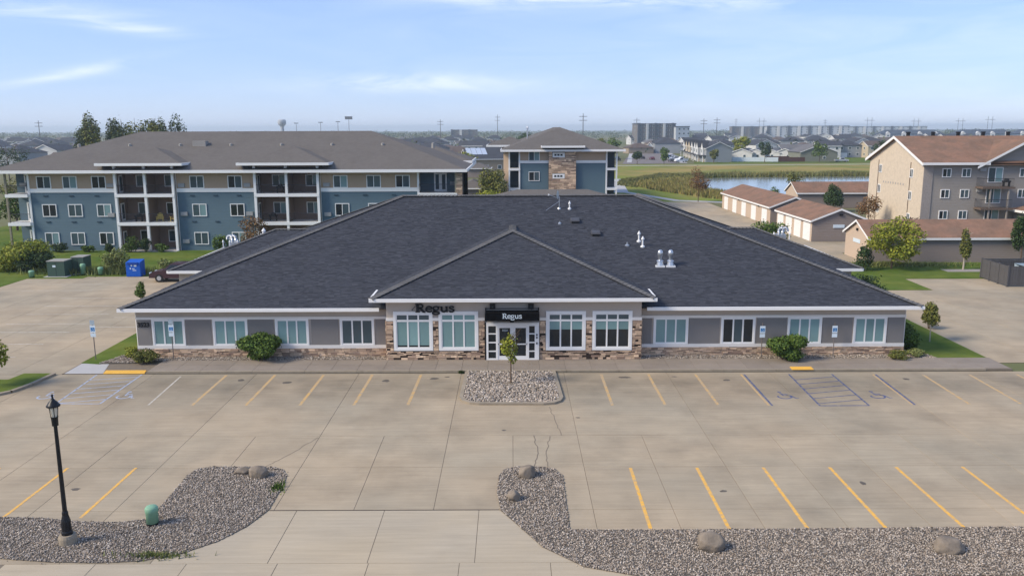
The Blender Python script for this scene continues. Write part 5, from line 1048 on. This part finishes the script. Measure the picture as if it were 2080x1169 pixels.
reeds('reeds', [(30, 208), (34, 222), (46, 236), (52, 238), (46.5, 219), (45, 197), (46.6, 180), (51, 172), (57, 162), (48, 158), (40, 168), (33, 190)], 8000, 1.0, reedm, 1)
reeds('reeds', [(46, 234), (56, 250), (110, 256), (200, 260), (200, 247), (104, 244.5), (75, 242.5), (56, 239.5), (50, 234)], 9000, 1.4, reedg, 2)
reeds('reeds', [(30, 200), (33, 222), (40, 236), (60, 262), (46, 262), (30, 232), (26, 210)], 3500, .6, reedg, 3)
structure('footpath', MB().prism([(22.5, 185), (24.7, 185), (31.5, 163), (40, 158.6), (75, 156), (75, 158.5), (41, 161), (33, 165), (26, 187), (30.5, 236), (27.5, 236)], -.02, .03).prism([(30, 318), (260, 334), (260, 337), (30, 321)], -.02, .035), newconc)
# ---- street with townhouses
structure('street', MB().prism([(44, 336), (68, 345), (110, 640), (96, 640), (54, 400)], -.02, .02).prism([(44, 336), (68, 345), (66, 352), (52, 346)], -.02, .024), asphalt)
structure('street_walk', MB().prism([(69, 346), (72, 346), (113, 640), (111, 640)], -.02, .04).prism([(48, 352), (50, 352), (92, 640), (90, 640)], -.02, .04), newconc)
wallc = {'white': M('far_white', srgb(196, 196, 194), .8, .05, .3), 'cream': M('far_cream', srgb(184, 170, 146), .8, .05, .3), 'grey': M('far_grey', srgb(142, 146, 150), .8, .05, .3, bands=('Z', .3, .03)), 'sage': M('far_sage', srgb(122, 124, 112), .8, .05, .3, bands=('Z', .3, .03)), 'tan': M('far_tan', srgb(150, 136, 118), .8, .05, .3), 'blue': M('far_blue', srgb(120, 132, 146), .8, .05, .3)}
roofc = {'charcoal': M('far_charcoal_roof', srgb(66, 68, 74), .95, .2, .5), 'brown': M('far_brown_roof', srgb(94, 82, 76), .95, .2, .5), 'grey': M('far_grey_roof', srgb(104, 102, 102), .95, .2, .5)}
def house_parts(t, w, d, hw, kind, wm, rm, storeys=1, door=True, p=.42):
    """house centred on its own base; ridge along local x"""
    o = .45; zr = hw + (d / 2) * p
    if kind == 'gable':
        MB().add([(-w / 2, -d / 2, 0), (w / 2, -d / 2, 0), (w / 2, d / 2, 0), (-w / 2, d / 2, 0), (-w / 2, -d / 2, hw), (w / 2, -d / 2, hw), (w / 2, d / 2, hw), (-w / 2, d / 2, hw), (-w / 2, 0, zr - .08), (w / 2, 0, zr - .08)],
                 [(0, 1, 5, 4), (2, 3, 7, 6), (0, 4, 8, 7, 3), (1, 2, 6, 9, 5)]).build('wall', wm, t)
        e = hw - o * p; rf = MB().add([(-w / 2 - o, -d / 2 - o, e), (w / 2 + o, -d / 2 - o, e), (w / 2 + o, 0, zr), (-w / 2 - o, 0, zr), (-w / 2 - o, d / 2 + o, e), (w / 2 + o, d / 2 + o, e)], [(0, 1, 2, 3), (3, 2, 5, 4)]).build('roof', rm, t)
        m = MB()
        for s in (-1, 1):
            x = s * (w / 2 + o); m.add([(x, -d / 2 - o, e), (x, 0, zr), (x, d / 2 + o, e), (x, -d / 2 - o, e - .25), (x, 0, zr - .25), (x, d / 2 + o, e - .25)], [(0, 1, 4, 3), (1, 2, 5, 4)])
        m.box(-w / 2 - o, -d / 2 - o - .05, e - .22, w / 2 + o, -d / 2 - o, e).build('edge_board', white, rf)
    else:
        MB().box(-w / 2, -d / 2, 0, w / 2, d / 2, hw).build('wall', wm, t); V, F = hip_body(-w / 2 - o, w / 2 + o, -d / 2 - o, d / 2 + o, hw, p); MB().add(V, F).build('roof', rm, t)
    n = max(2, int(w / 3.6))
    for s in range(storeys):
        for i in range(n):
            if s == 0 and i == 0 and door: MB().box(-w / 2 + .6, -d / 2 - .05, 0, -w / 2 + min(5, w * .4), -d / 2 + .02, 2.2).build('garage_door', white, t); continue
            o_ = put('window', WCm('f', 1.3, 1.3), t, (-w / 2 + w * (i + .5) / n, -d / 2 - .01, 1.6 + 2.8 * s)); put('pane', WCm('p', 1.3, 1.3), o_)
        for sx in (-1, 1): o_ = put('window', WCm('f', 1.3, 1.3), t, (sx * (w / 2 + .01), -d * .15, 1.6 + 2.8 * s), R(90) * sx); put('pane', WCm('p', 1.3, 1.3), o_)
_wc = {}
def WCm(k, w, h):
    if (k, w, h) not in _wc: _wc[(k, w, h)] = MB().box(-w / 2, -.06, -h / 2, w / 2, .02, h / 2).mesh('window', white) if k == 'f' else MB().box(-w / 2 + .12, -.08, -h / 2 + .12, w / 2 - .12, -.05, h / 2 - .12).mesh('pane', slateglass)
    return _wc[(k, w, h)]
def house(name, label, loc, rz, w, d, hw, kind, wc, rc, storeys=1, group=None, door=True, p=.42):
    t = thing(name, label, 'house', loc, rz, group); house_parts(t, w, d, hw, kind, wallc[wc], roofc[rc], storeys, door, p); return t
# two-storey townhouses along the street, each with paired front gables
def townhouse(label, x, y, rz, w, wc, end=False):
    t = thing('townhouse', label, 'townhouse', (x, y, 0), rz); d = 11; hw = 5.9; wm = wallc[wc]; rm = roofc['charcoal']
    house_parts(t, w, d, hw, 'gable', wm, rm, 2, False, .45)
    for s in (-.25, .25):
        cx = w * s; m = MB(); g_ = 1.25; m.add([(cx - g_, -d / 2 - .9, 2.9), (cx + g_, -d / 2 - .9, 2.9), (cx + g_, -d / 2 - .9, 6.2), (cx, -d / 2 - .9, 8.4), (cx - g_, -d / 2 - .9, 6.2), (cx - g_, -d / 2, 2.9), (cx + g_, -d / 2, 2.9), (cx + g_, -d / 2, 6.2), (cx - g_, -d / 2, 6.2), (cx, -d / 2 + 2, 8.4)], [(0, 1, 2, 3, 4), (1, 6, 7, 2), (5, 0, 4, 8), (0, 5, 6, 1)]); m.build('front_gable', wallc['white'] if wc != 'cream' else wm, t)
        MB().add([(cx - g_ - .3, -d / 2 - 1.1, 5.9), (cx, -d / 2 - 1.1, 8.65), (cx, -d / 2 + 2.4, 8.65), (cx - g_ - .3, -d / 2 + .6, 5.9), (cx + g_ + .3, -d / 2 - 1.1, 5.9), (cx + g_ + .3, -d / 2 + .6, 5.9)], [(0, 1, 2, 3), (1, 4, 5, 2)]).build('gable_roof', rm, t)
        o_ = put('window', WCm('f', 1.0, 1.7), t, (cx, -d / 2 - .91, 4.6)); put('pane', WCm('p', 1.0, 1.7), o_)
        MB().box(cx - 1.2, -d / 2 - .06, 0, cx + 1.2, -d / 2 + .02, 2.3).build('garage_door', wallc['tan'], t)
    MB().box(-w / 2, -d / 2 - 1.6, 2.6, w / 2, -d / 2, 2.85).build('porch_roof', rm, t)
    for s in (-.48, 0, .48): MB().box(w * s - .12, -d / 2 - 1.5, 0, w * s + .12, -d / 2 - 1.26, 2.6).build('porch_post', white, t)
    return t
for i, (wc, lab) in enumerate((('grey', 'grey-sided end townhouse facing the meadow'), ('white', 'white townhouse next to the grey end house'), ('grey', 'pale grey townhouse in the middle of the row'), ('cream', 'cream townhouse with twin gables in the row'), ('cream', 'cream townhouse fifth from the meadow'), ('sage', 'sage end townhouse at the far end of the row'))):
    townhouse(lab, 86 + i * 1.55 + (0 if i else -.5), 358 + i * 13.6, R(-83.5), 12.5, wc)
structure('town_lawn', MB().prism([(73, 338), (140, 343), (170, 350), (170, 400), (100, 400), (76, 352)], -.02, .015), lawn)
# parked vehicles along the street
for i, (dx, dy, col, kind, lab) in enumerate(((73.6, 366, (214, 216, 218), 'pickup', 'white pickup parked before the white townhouse'), (70.5, 352, (206, 208, 210), 'pickup', 'white pickup nearest the meadow'), (72.0, 374, (225, 226, 228), 'suv', 'white sport utility car in the middle of the row'), (73.0, 384, (200, 204, 208), 'suv', 'silver sport utility car farther up the row'), (74.0, 396, (34, 70, 120), 'suv', 'blue sport utility car up the street'), (67.6, 358, (60, 62, 66), 'sedan', 'dark sedan in front of the white pickups'), (60.5, 392, (48, 40, 40), 'sedan', 'dark sedan standing in the street'), (63, 380, (92, 40, 40), 'sedan', 'dark red sedan standing in the street'), (46.5, 372, (30, 34, 32), 'pickup', 'black pickup on the far street side'))):
    car(lab, (dx, dy, .03), R(200) if i < 5 else R(95), col, kind, 'parked_car', 'pickup' if kind == 'pickup' else 'car')
car('silver pickup parked at the meadow edge by the green-grey house', (136.5, 350, .03), 0, (170, 172, 176), 'pickup', 'parked_car', 'pickup')
# fences at the meadow edge
def fence(label, x0, y0, x1, y1, h, mat):
    L = math.hypot(x1 - x0, y1 - y0); t = thing('fence', label, 'fence', (x0, y0, 0), math.atan2(y1 - y0, x1 - x0)); n = max(1, round(L / 2.4)); m0 = MB().box(.06, -.03, .1, L / n - .06, .03, h).mesh('fence_panel', mat); m1 = MB().box(-.07, -.07, 0, .07, .07, h + .12).mesh('post', mat)
    for i in range(n): put('fence_panel', m0, t, (L * i / n, 0, 0))
    for i in range(n + 1): put('post', m1, t, (L * i / n, 0, 0))
wf = M('white_vinyl', srgb(208, 216, 222), .6, .04); bf = M('brown_fence', srgb(84, 58, 52), .8, .1)
fence('white vinyl fence behind the meadow', 92.5, 356, 111, 352.5, 1.9, wf); fence('white vinyl fence run turning back from the meadow', 92.5, 356, 95, 372, 1.9, wf); fence('dark brown board fence behind the meadow', 111.3, 352.5, 122, 352, 1.9, bf); fence('dark brown fence between the back yards', 111, 368, 124, 368, 1.8, bf)
house('ranch_house', 'green-grey house showing its broad gable to the meadow', (128.5, 362, 0), R(90), 16, 15.5, 4.1, 'gable', 'sage', 'grey', 1, None, False, .38)
for i in range(4): house('ranch_house', 'parallel pale house with long grey roof behind the brown fence', (107 + i * 6.2, 388 + i * 2 - i * i, 0), R(62), 15, 9.5, 3.2, 'gable', 'white', 'grey', 1, 'parallel roofs behind the brown fence', False, .36)
for i, (x, y, wc, rc, lab) in enumerate(((150, 404, 'white', 'charcoal', 'white two-storey house with charcoal roof past the green-grey gable'), (161, 408, 'grey', 'charcoal', 'grey two-storey house with white upper front'), (172, 402, 'cream', 'brown', 'cream gabled house beside the brick block roof'), (184, 398, 'grey', 'grey', 'grey house peeking over the brick gable'), (139, 392, 'tan', 'brown', 'brown-roofed house behind the green-grey gable'))): house('suburb_house', lab, (x, y, 0), R(-8 + 6 * i), 11, 10, 5.7 if i != 4 else 3.4, 'gable' if i % 2 == 0 else 'hip', wc, rc, 2 if i != 4 else 1)
house('tan_house', 'tan house with solar panels on its roof', (-7.5, 285, 0), R(12), 17, 14, 4.4, 'gable', 'tan', 'charcoal', 1, None, False); 
sp_ = thing('solar_array', 'pale solar panels on the tan house roof', 'solar panels', (-14.2, 284.8, 5.6), R(12)); 
for i in range(4): MB().add([(-1.5 + i * 1.7, -5.5, .0), (.1 + i * 1.7, -5.5, .0), (.1 + i * 1.7, -.8, 1.95), (-1.5 + i * 1.7, -.8, 1.95), (-1.5 + i * 1.7, -5.5, .08), (.1 + i * 1.7, -5.5, .08), (.1 + i * 1.7, -.8, 2.03), (-1.5 + i * 1.7, -.8, 2.03)], [(4, 5, 6, 7), (0, 1, 5, 4), (1, 2, 6, 5), (3, 0, 4, 7)]).build('panel', M('solar_pale', srgb(176, 186, 200), .2), sp_)
house('white_hall', 'long white-walled hall with brown roof beyond the apartments', (-24, 335, 0), R(2), 26, 12, 3.6, 'gable', 'white', 'brown', 1, None, False, .3)
# ---- the sea of suburban roofs: a few house kinds, many copies
KINDS = [('white', 'charcoal', 'gable', 2), ('cream', 'brown', 'gable', 1), ('grey', 'charcoal', 'hip', 2), ('tan', 'brown', 'hip', 1), ('blue', 'grey', 'gable', 1), ('white', 'grey', 'hip', 1)]
HT = {'gable': 'gabled', 'hip': 'hip-roofed'}; protos = []
for wc, rc, kd, st in KINDS:
    lab = 'far %s %s house with %s shingles, %s' % (wc, HT[kd], rc, 'two storeys' if st == 2 else 'one storey'); protos.append(dict(lab=lab, wc=wc, rc=rc, kd=kd, st=st, o=None))
def place(x, y, k, rz):
    P = protos[k]
    if P['o'] is None: P['o'] = house('suburb_house', P['lab'], (x, y, 0), rz, 14.5, 11.5, 5.7 if P['st'] == 2 else 3.2, P['kd'], P['wc'], P['rc'], P['st'], 'far suburb houses, ' + P['lab'][4:])
    else: copy_tree(P['o'], None, (x, y, 0), rz)
hr = random.Random(21)
rows = [(332, 17), (372, 18), (412, 19), (446, 19), (482, 20), (522, 21), (566, 22), (616, 23), (672, 25), (740, 27), (820, 30), (920, 35), (1050, 42)]
for wedge in ((-.66, -.50, 330), (-.15, -.008, 330), (.145, .64, 440)):
    for y, sp in rows:
        if y < wedge[2]: continue
        x = wedge[0] * y + hr.uniform(0, sp)
        while x < wedge[1] * y:
            yy = y + hr.uniform(-9, 9)
            if not (44 < x < 130 and yy < 470 and x < 60 + (yy - 336) * .16 + 26 and x > 40 + (yy - 336) * .16) and not (y < 440 and 85 < x < 200): place(x, yy, hr.randrange(6), R(hr.choice((0, 90, 180, 270)) + hr.uniform(-14, 14)))
            x += sp * hr.uniform(.78, 1.12)
# ---- far apartment blocks and halls
def block(label, x, y, w, d, h, wm, n, st, rz=0.0, bays=True, roof=None):
    t = thing('far_block', label, 'building', (x, y, 0), rz); MB().box(-w / 2, -d / 2, 0, w / 2, d / 2, h).build('wall', wm, t)
    MB().box(-w / 2 - .4, -d / 2 - .4, h, w / 2 + .4, d / 2 + .4, h + .7).build('parapet', M('far_parapet', srgb(92, 96, 104), .8), t)
    fw = w / n
    for i in range(n):
        if bays and i % 2 == 0: MB().box(-w / 2 + i * fw, -d / 2 - .9, 0, -w / 2 + (i + .55) * fw, -d / 2, h + (1.0 if i % 4 == 0 else .4)).build('bay', wallc['white'] if i % 4 else M('far_bay_grey', srgb(88, 92, 100), .8), t)
        for s in range(st): o_ = put('window', WCm('f', 1.8, 1.7), t, (-w / 2 + (i + .78) * fw, -d / 2 - .03, h / st * (s + .55))); put('pane', WCm('p', 1.8, 1.7), o_)
    for sx in (-1, 1):
        for s in range(st): o_ = put('window', WCm('f', 1.8, 1.7), t, (sx * (w / 2 + .03), 0, h / st * (s + .55)), R(90) * sx); put('pane', WCm('p', 1.8, 1.7), o_)
    return t
dk = M('far_block_dark', srgb(110, 106, 106), .8, .06, .2); bl = M('far_block_blue', srgb(178, 184, 190), .8, .06, .2)
block('far dark stepped block rising over the townhouse street', 124, 742, 34, 16, 17.5, dk, 9, 5, R(8)); block('pale blue end wing of the far stepped block', 146, 738, 12, 14, 15, bl, 3, 4, R(8), False)
block('far grey five-storey block with white bays, long one', 412, 1190, 112, 18, 16, bl, 16, 5, R(-4)); block('far grey block left of the long white-bayed one', 326, 1180, 44, 18, 15.5, dk, 7, 5, R(-4)); block('distant low white-fronted block on the horizon', 640, 1480, 150, 20, 15.5, bl, 20, 4, R(-6))
block('dark flat hall on the horizon behind the tan house', -62, 1120, 34, 20, 12.5, dk, 6, 2)
for i, (x, y, w) in enumerate(((402, 860, 62), (470, 850, 56), (538, 862, 60), (612, 880, 62))):
    t = thing('row_house', 'long far blue-grey row house with white dormers', 'house', (x, y, 0), R(-5), 'far blue-grey row houses'); MB().box(-w / 2, -7, 0, w / 2, 7, 7.6).build('wall', wallc['blue'], t); V, F = hip_body(-w / 2 - .6, w / 2 + .6, -7.6, 7.6, 7.6, .55); MB().add(V, F).build('roof', M('far_slate_roof', srgb(72, 80, 92), .95, .15, .3), t)
    for k in range(4):
        cx = -w / 2 + w * (k + .5) / 4; MB().add([(cx - 2.2, -8, 4.5), (cx + 2.2, -8, 4.5), (cx + 2.2, -8, 8), (cx, -8, 10), (cx - 2.2, -8, 8), (cx, -3, 10), (cx - 2.2, -7, 8), (cx + 2.2, -7, 8), (cx - 2.2, -7, 4.5), (cx + 2.2, -7, 4.5)], [(0, 1, 2, 3, 4), (2, 7, 5, 3), (3, 5, 6, 4), (1, 9, 7, 2), (8, 0, 4, 6)]).build('dormer', wallc['white'], t)
        for s in (0, 1): o_ = put('window', WCm('f', 1.8, 1.7), t, (cx, -8.02, 2.2 + 3.9 * s)); put('pane', WCm('p', 1.8, 1.7), o_)
        for s in (-1, 1): o_ = put('window', WCm('f', 1.3, 1.3), t, (cx + s * 4.5, -7.02, 5.6)); put('pane', WCm('p', 1.3, 1.3), o_)
# ---- poles, masts, water tower
pole_m = M('pole_wood', srgb(92, 90, 92), .9)
def pylon(label, x, y, h, kind='H'):
    t = thing('power_pole', label, 'power pole', (x, y, 0), group='power poles on the horizon')
    if kind == 'H':
        for s in (-4, 4): MB().tube((s, 0, 0), (s, 0, h), .45, .3, 6).build('pole', pole_m, t)
        MB().box(-9, -.3, h * .82, 9, .3, h * .82 + .6).build('crossarm', pole_m, t)
    else:
        MB().tube((0, 0, 0), (0, 0, h), .4, .25, 6).build('pole', pole_m, t)
        for z in (.9, .78): MB().box(-3.2, -.2, h * z, 3.2, .2, h * z + .4).build('crossarm', pole_m, t)
for x, h, k in ((395, 31, 'S'), (440, 31, 'H'), (552, 29, 'S'), (630, 32, 'H'), (712, 30, 'H'), (790, 30, 'H'), (842, 33, 'H'), (930, 29, 'H')): pylon('twin-pole power pylon on the right horizon' if k == 'H' else 'single power pole on the right horizon', x, 1500, h, k)
for x, y, h in ((-388, 700, 22), (-555, 900, 20), (-75, 900, 24), (58, 690, 26), (122, 830, 24), (185, 820, 23), (200, 830, 24), (-16, 980, 30)): pylon('single wooden power pole above the far roofs', x, y, h, 'S')
t = thing('water_tower', 'squat water tower on the far left horizon', 'water tower', (-390, 1450, 0)); MB().lathe([(3, 0), (3, 19), (6.5, 23), (7, 25), (7, 29), (5, 31)], 0, 0, 14).build('tank', M('tower_pale', srgb(170, 172, 176), .7), t)
for x, h in ((-395, 25), (-372, 25), (-330, 26), (-300, 27), (-281, 31)):
    t = thing('floodlight_mast', 'stadium light mast on the horizon above the apartment roof' if h < 30 else 'taller stadium mast with broad light panel', 'light mast', (x * .78, 1150, 0), group='stadium light masts'); MB().tube((0, 0, 0), (0, 0, h * .9), .4, .25, 6).build('mast', pole_m, t); MB().box(-3 if h < 30 else -5, -.4, h * .88, 3 if h < 30 else 5, .4, h * .88 + (1 if h < 30 else 4)).build('lamp_panel', pole_m, t)
# ---- far woods, one mass on the horizon
B = []
for i in range(900):
    y = hr.choice((1250, 1500, 1800, 2300)) * hr.uniform(.95, 1.05); x = hr.uniform(-.72, .72) * y; h = hr.uniform(5, 12.5); B.append((x, y, h * .5, hr.uniform(6, 14), 6, h * .5))
for i in range(420):
    y = hr.uniform(420, 1150); wd = hr.choice(((-.66, -.5), (-.15, -.01), (.15, .64))); x = hr.uniform(*wd) * y; h = hr.uniform(4, 8); B.append((x, y, h * .55, 2.6, 2.6, h * .5))
put('far_woods', leaf_mesh('far_woods', B, 52000, 1.0, LF), kind='stuff')
# ---- the hazy air
hz = MB().box(-6100, -350, -2.0, 6100, 6100, 35).mesh('haze', M('haze', (1, 1, 1)))
hm = bpy.data.materials.new('haze_air'); hm.use_nodes = True; hn_ = hm.node_tree.nodes; hn_.remove(hn_['Principled BSDF']); pv = hn_.new('ShaderNodeVolumePrincipled'); pv.inputs['Color'].default_value = (.80, .92, .98, 1); pv.inputs['Density'].default_value = .00024; pv.inputs['Anisotropy'].default_value = .2
hm.node_tree.links.new(pv.outputs[0], hn_['Material Output'].inputs['Volume']); hz.materials.clear(); hz.materials.append(hm); o = put('haze', hz, kind='stuff')
